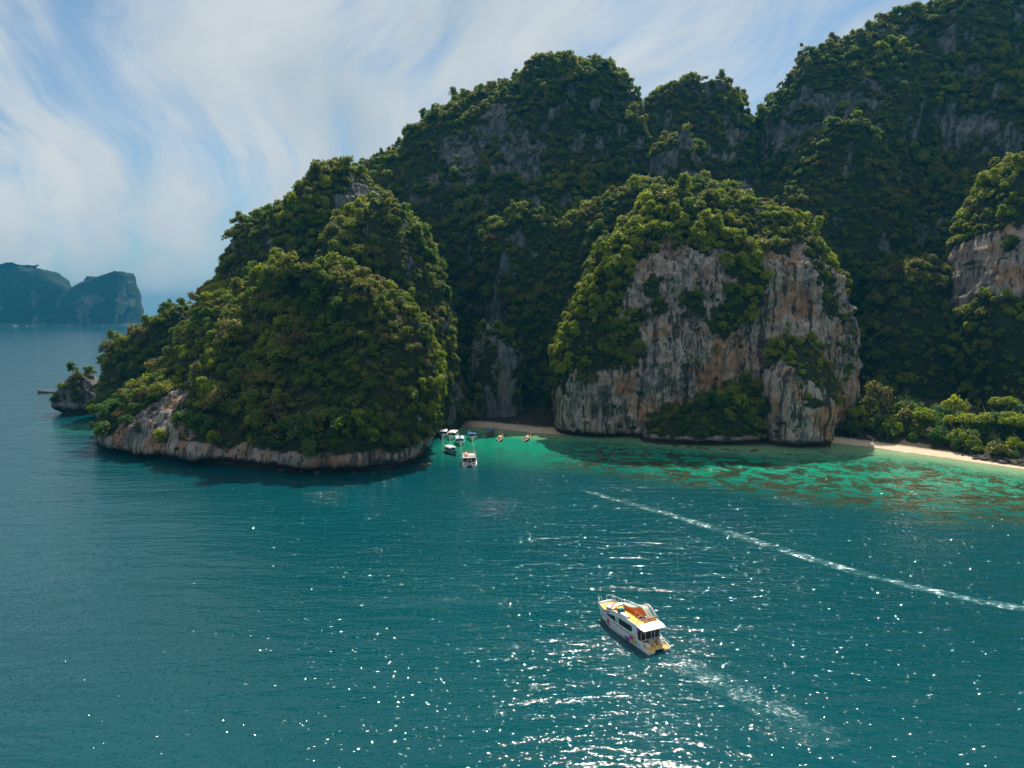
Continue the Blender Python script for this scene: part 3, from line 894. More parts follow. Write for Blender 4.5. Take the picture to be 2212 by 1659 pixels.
P_ = np.concatenate([t[0] for t in TREES])
N_ = np.concatenate([t[1] for t in TREES])
S_ = np.concatenate([t[2] for t in TREES])
ROCKY = np.concatenate([t[3] for t in TREES])
WHERE = np.concatenate([np.full(len(t[0]), i) for i, t in enumerate(TREES)])
rg = np.random.default_rng(77)
# leave out what no viewpoint near the camera could see
bpy.context.view_layer.update()
dg_ = bpy.context.evaluated_depsgraph_get()
seen = np.zeros(len(P_), bool)
for vx, vz in ((0, 0), (-35, 0), (35, 0), (0, 25)):
    eye = Vector((vx, 0, CAM_Z + vz))
    for i in np.where(~seen)[0]:
        tgt = Vector(P_[i] + N_[i] * 0.8) + Vector((0, 0, 4.2 * S_[i]))
        d_ = tgt - eye
        hit = scene.ray_cast(dg_, eye, d_.normalized(), distance=d_.length - 2.0)
        seen[i] = not hit[0]
P_, N_, S_, ROCKY, WHERE = P_[seen], N_[seen], S_[seen], ROCKY[seen], WHERE[seen]
up = np.array([0, 0, 1.0]) * 0.8 + N_ * 0.66
up /= np.linalg.norm(up, axis=1, keepdims=True)
P_ = P_ + np.array([0, 0, 1.0]) * (rg.uniform(-0.9, 1.5, len(P_)) * S_)[:, None] * np.where(ROCKY, 0.2, 1.0)[:, None] + N_ * (0.15 * S_)[:, None]
yaw = rg.random(len(P_)) * 2 * math.pi
# rotation: yaw about z, then lean z toward `up`
ax_ = np.stack([np.cos(yaw), np.sin(yaw), np.zeros(len(P_))], 1)
ax_ -= up * (ax_ * up).sum(1, keepdims=True)
ax_ /= np.linalg.norm(ax_, axis=1, keepdims=True)
ay_ = np.cross(up, ax_)
RM = np.stack([ax_, ay_, up], 2)          # columns
EUL = np.stack([np.arctan2(RM[:, 2, 1], RM[:, 2, 2]), -np.arcsin(np.clip(RM[:, 2, 0], -1, 1)), np.arctan2(RM[:, 1, 0], RM[:, 0, 0])], 1)

# kinds of crown: brighter leaf colour painted as sunlight on the big cliff, mixed elsewhere
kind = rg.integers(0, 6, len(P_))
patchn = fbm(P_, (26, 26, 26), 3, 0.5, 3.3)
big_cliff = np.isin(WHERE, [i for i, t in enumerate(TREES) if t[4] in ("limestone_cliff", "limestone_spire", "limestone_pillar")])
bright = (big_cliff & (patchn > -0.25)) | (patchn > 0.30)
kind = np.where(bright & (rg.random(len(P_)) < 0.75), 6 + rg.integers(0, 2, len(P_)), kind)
lowz = (P_[:, 2] < 22) & (P_[:, 1] < 440)
kind = np.where(lowz & (rg.random(len(P_)) < 0.65), 8 + rg.integers(0, 2, len(P_)), kind)
kind = np.where(rg.random(len(P_)) < 0.035, 10, kind)
kind = np.where(rg.random(len(P_)) < 0.02, 11, kind)
kind = np.where(ROCKY | ((N_[:, 2] < 0.25) & (rg.random(len(P_)) < 0.5)), np.where(bright, 7, 3), kind)
ALLC = CROWNS + CROWNS_BRIGHT_SUNLIT + CROWNS_SHORE + [CROWN_PALE, CROWN_BROWN]

# the three hundred trees that show largest stand singly; the rest is one forest
dist = np.linalg.norm(P_ - np.array([0, 0, CAM_Z]), axis=1)
vdir = (np.array([0, 0, CAM_Z]) - P_) / dist[:, None]
facing = (N_ * vdir).sum(1)
yf_ = P_[:, 1]
pxx = P_[:, 0] / (P_[:, 1] * CP - (P_[:, 2] - CAM_Z) * SP) * FPX + CX
head = [i for i, t in enumerate(TREES) if t[4] == "headland"]
AREA = np.full(len(P_), -1)
AREA[WHERE == head[0]] = 0
cliffs = [i for i, t in enumerate(TREES) if t[4] == "limestone_cliff"]
AREA[WHERE == cliffs[1]] = 1
AREA[np.isin(WHERE, [i for i, t in enumerate(TREES) if t[4] == "rock_shelf"])] = 2
size = S_ / dist
size = np.where((facing > 0.12) & (AREA >= 0) & ~ROCKY & (pxx > 10) & (pxx < 2200), size, 0)
size = np.where((AREA == 1) & (P_[:, 1] > 385), 0, size)
order = np.argsort(-size)[:292]
KIND_WORDS = ["dark green round-topped", "dark green ragged", "dark green tall narrow", "low dark green bushy", "olive round-topped", "olive tall narrow", "yellow-green round-topped", "yellow-green spreading",
              "deep green round-topped", "deep green bushy", "pale greyish", "brownish flat-topped"]
AREA_WORDS = ["on the slope of the left headland", "on the wooded top of the big pale cliff", "on the rock shelf under the big pale cliff"]
AREA_GROUP = ["headland trees", "cliff-top trees", "shelf trees"]
BASE_OBJ = {}
for i in order:
    kd = int(kind[i])
    t = empty("broadleaf_tree", P_[i])
    t.rotation_euler = EUL[i]
    t.scale = (S_[i],) * 3
    a = int(AREA[i])
    sz_ = "large" if S_[i] > 1.35 else "small" if S_[i] < 0.95 else "medium"
    if a == 0:
        row_ = ["lowest", "lower", "middle", "upper", "topmost"][int(min(4, P_[i][2] // 18))]
        col_ = ["far left", "left", "centre", "right", "far right"][int(np.clip((pxx[i] - 220) / 146, 0, 4))]
        where_ = f"on the {row_} {col_} slope of the headland"
    elif a == 1:
        col_ = ["far left", "left", "centre", "right", "far right"][int(np.clip((pxx[i] - 1195) / 128, 0, 4))]
        where_ = f"on the {'high' if P_[i][2] > 100 else 'low'} {col_} part of the big cliff"
    else:
        col_ = ["left", "middle", "right"][int(np.clip((pxx[i] - 1380) / 94, 0, 2))]
        where_ = f"at the {col_} of the rock shelf under the big cliff"
    tag(t, f"{sz_} {KIND_WORDS[kd]} tree {where_}", "tree", f"{KIND_WORDS[kd]} {AREA_GROUP[a]}")
    c = link(bpy.data.objects.new("crown", ALLC[kd]), t)
    link(bpy.data.objects.new("trunk", TRUNKS[int(i) % 3]), t)
    BASE_OBJ.setdefault(kd, c)
rest = np.ones(len(P_), bool)
rest[order] = False


def forest(name, label, sel, crowns):
    """one mass of crowns, instanced on a cloud of points"""
    me = bpy.data.meshes.new(name)
    n = int(sel.sum())
    me.vertices.add(n)
    me.vertices.foreach_set("co", P_[sel].astype(np.float32).ravel())
    for nm, arr in (("rot", EUL[sel]),):
        a = me.attributes.new(nm, 'FLOAT_VECTOR', 'POINT')
        a.data.foreach_set("vector", arr.astype(np.float32).ravel())
    set_attr(me, "size", S_[sel])
    a = me.attributes.new("kind_index", 'INT', 'POINT')
    a.data.foreach_set("value", kind[sel].astype(np.int32))
    ob = link(bpy.data.objects.new(name, me))
    tag(ob, label, kind='stuff')
    ng = bpy.data.node_groups.new(name, 'GeometryNodeTree')
    ng.interface.new_socket("Geometry", in_out='INPUT', socket_type='NodeSocketGeometry')
    ng.interface.new_socket("Geometry", in_out='OUTPUT', socket_type='NodeSocketGeometry')
    nd, ln = ng.nodes, ng.links
    gi, go = nd.new('NodeGroupInput'), nd.new('NodeGroupOutput')
    ra = nd.new('GeometryNodeInputNamedAttribute'); ra.data_type = 'FLOAT_VECTOR'; ra.inputs[0].default_value = "rot"
    sa_ = nd.new('GeometryNodeInputNamedAttribute'); sa_.data_type = 'FLOAT'; sa_.inputs[0].default_value = "size"
    ka = nd.new('GeometryNodeInputNamedAttribute'); ka.data_type = 'INT'; ka.inputs[0].default_value = "kind_index"
    join = nd.new('GeometryNodeJoinGeometry')
    last = gi.outputs[0]
    for kd, src in crowns.items():
        oi = nd.new('GeometryNodeObjectInfo')
        oi.transform_space = 'ORIGINAL'
        oi.inputs['Object'].default_value = src
        oi.inputs['As Instance'].default_value = True
        cmp_ = nd.new('FunctionNodeCompare'); cmp_.data_type = 'INT'; cmp_.operation = 'EQUAL'
        ln.new(ka.outputs[0], cmp_.inputs[2]); cmp_.inputs[3].default_value = kd
        ip = nd.new('GeometryNodeInstanceOnPoints')
        ln.new(gi.outputs[0], ip.inputs['Points'])
        ln.new(cmp_.outputs[0], ip.inputs['Selection'])
        ln.new(oi.outputs['Geometry'], ip.inputs['Instance'])
        er = nd.new('FunctionNodeEulerToRotation')
        ln.new(ra.outputs[0], er.inputs[0])
        ln.new(er.outputs[0], ip.inputs['Rotation'])
        ln.new(sa_.outputs[0], ip.inputs['Scale'])
        ln.new(ip.outputs[0], join.inputs[0])
    ln.new(join.outputs[0], go.inputs[0])
    md = ob.modifiers.new("scatter", 'NODES')
    md.node_group = ng
    return ob


for kd in range(12):            # kinds that no single tree shows lend one more tree
    if kd not in BASE_OBJ:
        cand = np.where(rest & (kind == kd) & (facing > 0.0) & (pxx > 0) & (pxx < 2212) & ~ROCKY)[0]
        if len(cand) == 0:
            continue
        i = cand[np.argmin(dist[cand])]
        t = empty("broadleaf_tree", P_[i]); t.rotation_euler = EUL[i]; t.scale = (S_[i],) * 3
        tag(t, f"{KIND_WORDS[kd]} tree on the wooded cliffs behind the bay", "tree", f"{KIND_WORDS[kd]} trees on the cliffs")
        BASE_OBJ[kd] = link(bpy.data.objects.new("crown", ALLC[kd]), t)
        link(bpy.data.objects.new("trunk", TRUNKS[0]), t)
        rest[i] = False
forest("forest", "dense tropical forest covering the hills and cliff tops", rest & ~ROCKY, BASE_OBJ)
forest("shrubs", "small shrubs clinging to ledges of the bare cliffs", rest & ROCKY, BASE_OBJ)


def ground_z(x, y):
    d = float(inland(np.array([x]), np.array([y]))[0])
    return 0.02 + 0.085 * min(d, 9) + 0.13 * max(d - 9, 0) if d > 0 else max(d * 0.12, -6)


def beach_tree(px, py, Y, h, scale, crown, label, lean=0.0, zscale=1.0):
    X, Z = at(px, py, Y)
    zg = ground_z(X, Y)
    t = empty("beach_tree", (X, Y, zg))
    tag(t, label, "tree")
    mb = MB()
    pts = [Vector((lean * (k / 6) ** 1.5, 0.15 * math.sin(k), -0.6 + (h + 0.6) * k / 6)) for k in range(7)]
    mb.tube(pts, 0.26, 8, 0.13)
    top = pts[-1]
    for k in range(6):
        a = k * 1.05
        e = top + Vector((math.cos(a) * 2.6 * scale, math.sin(a) * 2.6 * scale, 1.6 * scale + 0.3 * math.sin(k * 2)))
        mb.tube([pts[4], (pts[5] + e) / 2 - Vector((0, 0, 0.4)), e], 0.10, 5, 0.04)
    mb.build("trunk", BARK, t, smooth=True)
    c = link(bpy.data.objects.new("crown", crown), t)
    c.location = (lean, 0, h - 1.2 * scale)
    c.scale = (scale, scale, scale * zscale)
    c.rotation_euler = (0, 0, px)
    return t


beach_tree(1893, 905, 347, 9.0, 1.35, CROWN_BEACH, "large pale olive tree at the left end of the sunlit beach", zscale=1.5)
beach_tree(1938, 915, 346, 9.5, 0.5, CROWN_BEACH, "thin small-crowned tree with a bare trunk right of the pale olive tree", lean=1.0)
beach_tree(1850, 905, 350, 6.0, 0.95, CROWN_BEACH2, "yellow-green tree squeezed between the big cliff and the pale olive tree")
beach_tree(1995, 905, 334, 5.0, 1.1, CROWN_BEACH2, "broad bright green tree behind the middle of the sunlit beach")
beach_tree(2075, 900, 324, 4.0, 0.9, CROWN_BEACH2, "low spreading green tree at the left of the beach thicket")
beach_tree(2125, 905, 316, 4.2, 1.15, CROWN_BEACH2, "wide bright green tree overhanging the dark end of the beach")
beach_tree(2190, 900, 308, 5.2, 1.2, CROWN_BEACH2, "bright green tree at the right picture edge above the beach rocks")
beach_tree(2175, 840, 322, 10.0, 0.95, CROWN_BEACH2, "tall yellow-green tree behind the beach at the right edge")
# thicket behind the beach
rgt = random.Random(4)
for k in range(120):
    px = rgt.uniform(1835, 2230)
    x_, y_ = sea(px, float(np.interp(px, [p_[0] for p_ in SHORE], [p_[1] for p_ in SHORE])))
    Y = y_ + (14 if px < 2060 else 10) + 34 * rgt.random()
    X, _ = at(px, 900, Y)
    t = empty("thicket_tree", (X, Y, ground_z(X, Y) - 0.3), rgt.uniform(0, 6))
    s = rgt.uniform(0.9, 1.9) if Y - y_ < 26 else rgt.uniform(1.4, 2.8)
    t.scale = (s, s, s * rgt.uniform(1.0, 1.6))
    kd = rgt.choice([8, 8, 9, 9, 0, 6])
    tag(t, f"{KIND_WORDS[kd]} tree in the thicket behind the sunlit beach", "tree", f"{KIND_WORDS[kd]} thicket trees")
    link(bpy.data.objects.new("crown", ALLC[kd]), t)
    link(bpy.data.objects.new("trunk", TRUNKS[k % 3]), t)


def dead_tree(px, py, Y, h, label, seed):
    X, Z = at(px, py, Y)
    t = empty("dead_tree", (X, Y, Z))
    tag(t, label, "tree")
    rr = random.Random(seed)
    mb = MB()
    p = [Vector((0, 0, -1.5))]
    for k in range(6):
        p.append(p[-1] + Vector((rr.uniform(-.3, .3), rr.uniform(-.2, .2), (h + 1.5) / 6)))
    mb.tube(p, 0.24, 6, 0.07)
    tr = mb.build("trunk", DEADWOOD, t, smooth=True)
    for k in range(7):
        b = p[2 + k % 5]
        a = rr.random() * 6.28
        m_ = b + Vector((math.cos(a) * h * 0.16, math.sin(a) * h * 0.16, h * 0.10))
        e = m_ + Vector((math.cos(a + .4) * h * 0.14, math.sin(a + .4) * h * 0.14, h * rr.uniform(0.05, 0.2)))
        MB().tube([b, m_, e], 0.10, 5, 0.03).build("branch", DEADWOOD, t, smooth=True)


dead_tree(500, 890 - 10, 309, 5.0, "bare forked grey tree low on the left headland slope", 1)
dead_tree(672, 915, 296, 4.0, "small bare tree above the pale foot of the left headland", 2)
dead_tree(818, 870, 296, 6.5, "pale leafless trunk near the right end of the left headland", 3)
dead_tree(722, 748, 318, 7.0, "tall bare twisted tree in the middle of the left headland", 4)
dead_tree(700, 640, 340, 6.0, "bare grey tree high on the left headland", 5)

# emergent trees standing above the canopy, trunks showing
MASS_WORDS = {i: tr[4] for i, tr in enumerate(TREES)}
ri_ = np.random.default_rng(9)
skyl = np.where((N_[:, 2] > 0.35) & (facing > -0.15) & (facing < 0.45) & ~ROCKY & (pxx > 60) & (pxx < 2180) & (P_[:, 2] > 40))[0]
pick = ri_.choice(skyl, 46, replace=False)
NICE = {"mountain": "the mountains behind", "ridge": "the wooded back ridges", "hillside": "the hillsides above the headland", "limestone_tower": "the wooded rock towers", "limestone_cliff": "the big cliff top",
        "headland": "the left headland ridge", "limestone_pillar": "a rock pillar", "limestone_spire": "the rock spire", "rock_shelf": "the rock shelf", "sea_stack": "the sea stack"}
for q, i in enumerate(pick):
    wn = MASS_WORDS[int(WHERE[i])]
    h = float(ri_.uniform(5.0, 8.5))
    t = empty("emergent_tree", P_[i])
    bare = q % 3 == 0
    tag(t, f"{'leafless grey' if bare else 'tall thin-trunked'} tree rising above the canopy on {NICE.get(wn, 'the hills')}", "tree", f"emergent trees on {NICE.get(wn, 'the hills')}")
    rq = random.Random(q)
    p = [Vector((0, 0, -2.0))]
    for k in range(5):
        p.append(p[-1] + Vector((rq.uniform(-.25, .25), rq.uniform(-.25, .25), (h + 2.0) / 5)))
    mb = MB().tube(p, 0.20, 6, 0.08)
    for k in range(6):
        b = p[3 + k % 3]
        a = rq.random() * 6.28
        m_ = b + Vector((math.cos(a) * 1.1, math.sin(a) * 1.1, 0.7))
        mb.tube([b, m_, m_ + Vector((math.cos(a + .5) * 0.9, math.sin(a + .5) * 0.9, rq.uniform(0.2, 1.0)))], 0.09, 5, 0.03)
    mb.build("trunk", DEADWOOD if bare else BARK, t, smooth=True)
    if not bare:
        c = link(bpy.data.objects.new("crown", ALLC[[0, 2, 4, 5, 10][q % 5]]), t)
        c.location = (p[-1].x, p[-1].y, h - 2.2)
        c.scale = (0.75, 0.75, 0.65)

# ------------------------------------------------------------------ boats: materials
WHITE = simple_mat("gelcoat_white", (0.72, 0.73, 0.74), 0.3, wear=0.03)
CREAM = simple_mat("gelcoat_cream", (0.74, 0.71, 0.64), 0.4, wear=0.05)
STEEL = simple_mat("rail_white", (0.82, 0.80, 0.78), 0.25, wear=0.02)
YELLOW = simple_mat("deck_yellow", (0.86, 0.45, 0.012), 0.6, wear=0.05)
ORANGE = simple_mat("inflatable_orange", (0.82, 0.13, 0.02), 0.45, wear=0.05)
TUBEW = simple_mat("inflatable_grey", (0.62, 0.60, 0.62), 0.45, wear=0.05)
TEALC = simple_mat("cover_teal", (0.0, 0.20, 0.27), 0.5, wear=0.08)
BLUEC = simple_mat("canopy_blue", (0.005, 0.16, 0.50), 0.6, wear=0.08)
NAVY = simple_mat("navy_paint", (0.02, 0.05, 0.12), 0.4, wear=0.08)
GREYBLUE = simple_mat("hull_grey_blue", (0.10, 0.20, 0.27), 0.35, wear=0.06)
SHADEIN = simple_mat("interior_shade_paint", (0.035, 0.03, 0.03), 0.7, wear=0.1)  # near-black colour painted in place of shade inside the boats
BLACKP = simple_mat("black_plastic", (0.015, 0.015, 0.017), 0.4, wear=0.1)
RED = simple_mat("print_red", (0.62, 0.005, 0.02), 0.4, wear=0.03)
PINK = simple_mat("print_pink", (0.62, 0.22, 0.34), 0.4, wear=0.03)
MAROON = simple_mat("rub_rail_red", (0.22, 0.02, 0.03), 0.4, wear=0.06)
TEALP = simple_mat("print_teal", (0.0, 0.30, 0.30), 0.4, wear=0.03)
BLUEP = simple_mat("print_blue", (0.02, 0.16, 0.50), 0.4, wear=0.03)
YELP = simple_mat("print_yellow", (0.75, 0.50, 0.03), 0.4, wear=0.03)
ORAP = simple_mat("print_orange", (0.80, 0.28, 0.08), 0.4, wear=0.03)
GREYP = simple_mat("print_grey", (0.10, 0.18, 0.22), 0.4, wear=0.03)
WOOD = simple_mat("varnished_wood", (0.22, 0.085, 0.03), 0.45, wear=0.2, scale=4)
WOODL = simple_mat("pale_wood", (0.50, 0.33, 0.18), 0.6, wear=0.2, scale=4)
ROPE = simple_mat("rope", (0.50, 0.50, 0.42), 0.9, wear=0.1)
FENDER = simple_mat("fender", (0.70, 0.70, 0.72), 0.5, wear=0.1)


def glass_mat():
    m, t = material("tinted_glass")
    n = t.noise(t.n('ShaderNodeTexCoord').outputs['Object'], 1.3, 3)
    c = t.mix(n, (0.004, 0.008, 0.010), (0.02, 0.022, 0.026))
    b = t.n('ShaderNodeBsdfPrincipled', {'Base Color': c, 'Roughness': 0.06, 'Specular IOR Level': 0.5})
    t.n('ShaderNodeOutputMaterial', {0: b.outputs[0]})
    return m


GLASS = glass_mat()


def rainbow_mat(name, axis, freq, phase, stops, wob=0.25):
    m, t = material(name)
    pos = t.n('ShaderNodeTexCoord').outputs['Object']
    d = t.n('ShaderNodeVectorMath', {0: pos, 1: axis}, operation='DOT_PRODUCT').outputs['Value']
    nz = t.noise(pos, 0.7, 2)
    f = t.math('ADD', t.math('ADD', t.math('MULTIPLY', d, freq), phase), t.math('MULTIPLY', nz, wob))
    f = t.math('FRACT', f)
    c = t.ramp(f, stops)
    b = t.n('ShaderNodeBsdfPrincipled', {'Base Color': c, 'Roughness': 0.4})
    t.n('ShaderNodeOutputMaterial', {0: b.outputs[0]})
    return m


SPECTRUM = [(0.0, (0.16, 0.01, 0.30)), (0.25, (0.50, 0.04, 0.32)), (0.45, (0.78, 0.20, 0.08)), (0.62, (0.80, 0.52, 0.03)), (0.80, (0.10, 0.45, 0.25)), (1.0, (0.0, 0.25, 0.45))]
RAIN_SIDE = rainbow_mat("print_spectrum", (-0.75, 0, -0.66), 0.42, 0.2, SPECTRUM, 0.1)
RAIN_ROOF = rainbow_mat("print_roof_wave", (0.55, 0.62, 0.0), 0.40, 0.15, [(0.0, (0.80, 0.81, 0.82)), (0.38, (0.80, 0.81, 0.82)), (0.50, (0.80, 0.68, 0.16)), (0.60, (0.80, 0.42, 0.16)), (0.72, (0.55, 0.10, 0.48)), (0.80, (0.80, 0.81, 0.82)), (1.0, (0.80, 0.81, 0.82))], 0.5)
RAIN_SLIDE = rainbow_mat("print_slide", (0.12, 1.0, 0), 0.85, 0.35, [(0.0, (0.75, 0.55, 0.08)), (0.25, (0.20, 0.50, 0.22)), (0.5, (0.12, 0.35, 0.40)), (0.75, (0.70, 0.22, 0.10)), (1.0, (0.75, 0.55, 0.08))], 0.05)
RAIN_PURPLE = rainbow_mat("print_purple", (1, 0, -0.5), 0.30, 0.05, [(0.0, (0.10, 0.01, 0.14)), (0.4, (0.30, 0.02, 0.30)), (0.7, (0.42, 0.10, 0.22)), (1.0, (0.45, 0.26, 0.08))], 0.1)


def rail(parent, pts, posts, r=0.035, drop=0.9, name="railing", mid=True):
    """tube rail through pts, with stanchions down from the listed points"""
    mb = MB().tube(pts, r, 6)
    if mid:
        mb.tube([(p[0], p[1], p[2] - drop * 0.5) for p in pts], r * 0.7, 5)
    for p in posts:
        mb.tube([p, (p[0], p[1], p[2] - drop)], r, 6)
    return mb.build(name, STEEL, parent, smooth=True)


# ------------------------------------------------------------------ the party catamaran
def side_top(x):
    return float(np.interp(x, [0, 0.9, 3.3, 3.45, 11.2, 14.6, 16.0, 18.3], [0.62, 0.72, 1.75, 4.12, 4.12, 2.92, 2.95, 3.08]))


def half_deck(x):
    return 2.65 if x < 11 else 2.65 - 1.05 * ((x - 11) / 7.2) ** 2.0


def half_water(x):
    return 2.58 if x < 11 else 2.58 - 0.95 * ((x - 11) / 4.6) ** 2.0


def side_y(x, z):
    k = min(1.0, max(0.0, z / 2.3))
    return half_water(min(x, 15.6)) * (1 - k) + half_deck(x) * k


def rake(s, z):
    return s * 15.5 + (s ** 5) * 0.9 * min(max(z, -0.3), 3.0)


def catamaran(loc, rz):
    t = empty("catamaran", loc, rz)
    tag(t, "white two-deck party catamaran with yellow decks and an orange slide", "boat")
    S = [0, 0.01, 0.04, 0.09, 0.15, 0.2125, 0.2225, 0.3, 0.4, 0.5, 0.6, 0.68, 0.74, 0.80, 0.85, 0.89, 0.93, 0.965, 1.0]
    for sgn, in ((1,), (-1,)):
        secs = []
        for s in S:
            zt = side_top(rake(s, 2.5))
            outer, inner = [], []
            for k in range(9):
                z = -0.45 + (zt + 0.45) * k / 8
                x = rake(s, z)
                y = side_y(x, z) - (0.45 * (1 - min(1, (z + 0.45) / 0.5)))
                outer.append((x, sgn * y, z))
                inner.append((x, sgn * max(y - 0.14 if z > (1.05 if s > 0.22 else 0.35) else min(y - 0.14, 1.15), 0.3), z))
            secs.append(outer + inner[::-1])
        MB().loft(secs).build("hull", WHITE, t, smooth=True)
    # bow face across both hulls, bridge deck
    mb = MB()
    fr = [(rake(1.0, z), half_deck(rake(1, z)) * (1 if z > 2 else 0.98), z) for z in (1.15, 1.8, 2.4, 3.06)]
    mb.loft([[(x - 0.05, y, z), (x + 0.10, y * 0.5, z), (x + 0.12, 0, z), (x + 0.10, -y * 0.5, z), (x - 0.05, -y, z), (x - 0.3, -y, z), (x - 0.3, y, z)] for x, y, z in fr])
    mb.build("bow_face", WHITE, t, smooth=True)
    MB().box((9.4, 0, 1.02), (12.2, 4.7, 0.14)).build("bridge_deck", WHITE, t)
    # foredeck
    xs_ = [13.4, 14.5, 15.6, 16.6, 17.4, 18.0]
    poly = [(x, half_deck(x) - 0.17) for x in xs_] + [(x, -half_deck(x) + 0.17) for x in xs_[::-1]]
    fd = MB().prism(poly, 'z', 2.62, 2.74).build("foredeck", YELLOW, t)
    for y in (-0.9, 0.0, 0.9):
        MB().box((16.2, y, 2.76), (2.8, 0.025, 0.012)).build("deck_seam", MAROON, fd)
    for x, y in ((17.3, 0.0), (17.0, 1.0), (17.0, -1.0)):
        MB().box((x, y, 2.82), (0.34, 0.10, 0.07)).tube([(x - 0.08, y, 2.74), (x - 0.08, y, 2.84)], 0.03).tube([(x + 0.08, y, 2.74), (x + 0.08, y, 2.84)], 0.03).build("mooring_cleat", STEEL, fd)
    # toe rail on the bow
    MB().tube([(13.6, half_deck(13.6) - 0.05, 3.02)] + [(x, half_deck(x) - 0.04, side_top(x) + 0.05) for x in (15, 16.5, 17.6, 18.1)], 0.05, 6).build("gunwale", WHITE, t, smooth=True)
    MB().tube([(13.6, -half_deck(13.6) + 0.05, 3.02)] + [(x, -half_deck(x) + 0.04, side_top(x) + 0.05) for x in (15, 16.5, 17.6, 18.1)], 0.05, 6).build("gunwale", WHITE, t, smooth=True)
    # two bow pulpits
    for sg, x0 in ((1, 16.9), (-1, 13.7)):
        pts = [(x0 + 0.05, sg * (half_deck(x0) - 0.06), side_top(x0) + 0.05), (x0 + 0.35, sg * (half_deck(x0) - 0.02), 3.95)]
        pts += [(x, sg * (half_deck(x) + 0.02), 3.98) for x in np.linspace(x0 + 0.6, 17.9, 5)]
        pts += [(18.35, sg * 1.45, 3.98), (18.45, sg * 0.75, 3.98), (18.42, sg * 0.62, 3.85), (18.3, sg * 0.62, 3.0)]
        mb = MB().tube(pts, 0.045, 6)
        for x in np.linspace(x0 + 0.9, 18.0, 3 if sg > 0 else 5):
            mb.tube([(x, sg * (half_deck(x) + 0.02), 3.98), (x, sg * (half_deck(x) - 0.05), 3.02)], 0.036, 6)
        mb.build("bow_railing", STEEL, t, smooth=True)
    # cabin: front roof slope, windscreen, roof deck
    n = 9
    secs = []
    for x, z, hw in ((15.35, 3.28, 1.75), (15.1, 3.46, 1.95), (14.0, 3.78, 2.18), (12.8, 4.04, 2.36), (11.7, 4.20, 2.48)):
        up_ = [(x, hw * math.cos(math.pi * k / (n - 1)), z + 0.16 * math.sin(math.pi * k / (n - 1))) for k in range(n)]
        dn = [(x - 0.10, hw * math.cos(math.pi * k / (n - 1)), z - 0.18) for k in range(n)][::-1]
        secs.append(up_ + dn)
    MB().loft(secs).build("cabin_front", RAIN_ROOF, t, smooth=True)
    MB().loft([[(11.6, 2.34, 2.7), (11.6, -2.34, 2.7), (11.6, -2.34, 4.1), (11.6, 2.34, 4.1)], [(13.0, 2.22, 2.7), (13.0, -2.22, 2.7), (13.0, -2.22, 3.85), (13.0, 2.22, 3.85)],
               [(14.3, 2.0, 2.7), (14.3, -2.0, 2.7), (14.3, -2.0, 3.55), (14.3, 2.0, 3.55)], [(15.0, 1.7, 2.7), (15.0, -1.7, 2.7), (15.0, -1.8, 3.3), (15.0, 1.8, 3.3)]]).build("windscreen", GLASS, t)
    for sg in (1, -1):
        MB().add([(11.7, sg * 2.37, 4.08), (13.0, sg * 2.25, 3.83), (14.3, sg * 2.03, 3.53), (14.9, sg * 1.86, 3.36), (14.3, sg * 2.03, 3.05), (13.0, sg * 2.25, 3.3)], [(0, 1, 5), (1, 2, 4, 5), (2, 3, 4)]).build("side_graphic", RAIN_PURPLE, t)
    dk = MB().prism([(3.75, -2.48), (3.75, 2.48), (11.35, 2.48), (11.75, 1.2), (11.75, -1.2), (11.35, -2.48)], 'z', 4.02, 4.13).build("upper_deck", YELLOW, t)
    MB().box((7.4, 0, 3.96), (7.4, 5.0, 0.10)).build("deckhead", CREAM, t)
    for sg in (1, -1):
        MB().box((7.5, sg * 2.57, 4.16), (7.6, 0.14, 0.09)).build("deck_edge", WHITE, t)
    # V-shaped coaming with a low windscreen round the helm
    MB().loft([[(11.2, 2.3, 4.13), (11.3, 2.3, 4.55), (11.42, 2.3, 4.55), (11.4, 2.3, 4.13)], [(11.7, 1.1, 4.13), (11.8, 1.1, 4.68), (11.92, 1.1, 4.68), (11.9, 1.1, 4.13)],
               [(11.7, -1.1, 4.13), (11.8, -1.1, 4.68), (11.92, -1.1, 4.68), (11.9, -1.1, 4.13)], [(11.2, -2.3, 4.13), (11.3, -2.3, 4.55), (11.42, -2.3, 4.55), (11.4, -2.3, 4.13)]]).build("coaming", WHITE, t)
    MB().tube([(11.2, 2.3, 4.9), (11.75, 1.1, 5.0), (11.75, -1.1, 5.0), (11.2, -2.3, 4.9)], 0.03, 6).build("screen_rail", STEEL, t)
    MB().box((11.1, 0.6, 4.36), (0.6, 2.6, 0.46)).build("bench", YELLOW, t, bevel=0.06)
    # helm seats under teal covers, white side box
    for y in (1.55, 2.15):
        MB().box((9.55 + 0.25 * (y - 1.5), y, 4.62), (0.95, 0.58, 0.98), taper=0.8).build("helm_seat", TEALC, t, smooth=True, bevel=0.16)
    sb = MB().box((8.05, 2.12, 4.33), (2.15, 0.92, 0.40)).build("side_box", WHITE, t, bevel=0.05)
    MB().box((8.05, 2.12, 4.545), (1.9, 0.70, 0.02)).build("lid", CREAM, sb)
    # deck railings
    rail(t, [(7.2, 2.5, 5.0), (6, 2.5, 5.0), (4.8, 2.5, 5.0), (3.85, 2.5, 5.0)], [(7.2, 2.5, 5.0), (6, 2.5, 5.0), (4.9, 2.5, 5.0), (3.85, 2.5, 5.0)], drop=0.88)
    rail(t, [(3.85, 2.5, 5.0), (3.8, 1.2, 5.0), (3.8, 0, 5.0), (3.8, -1.3, 5.0), (3.85, -2.5, 5.0)], [(3.8, 1.2, 5.0), (3.8, 0, 5.0), (3.8, -1.3, 5.0), (3.85, -2.5, 5.0)], drop=0.88)
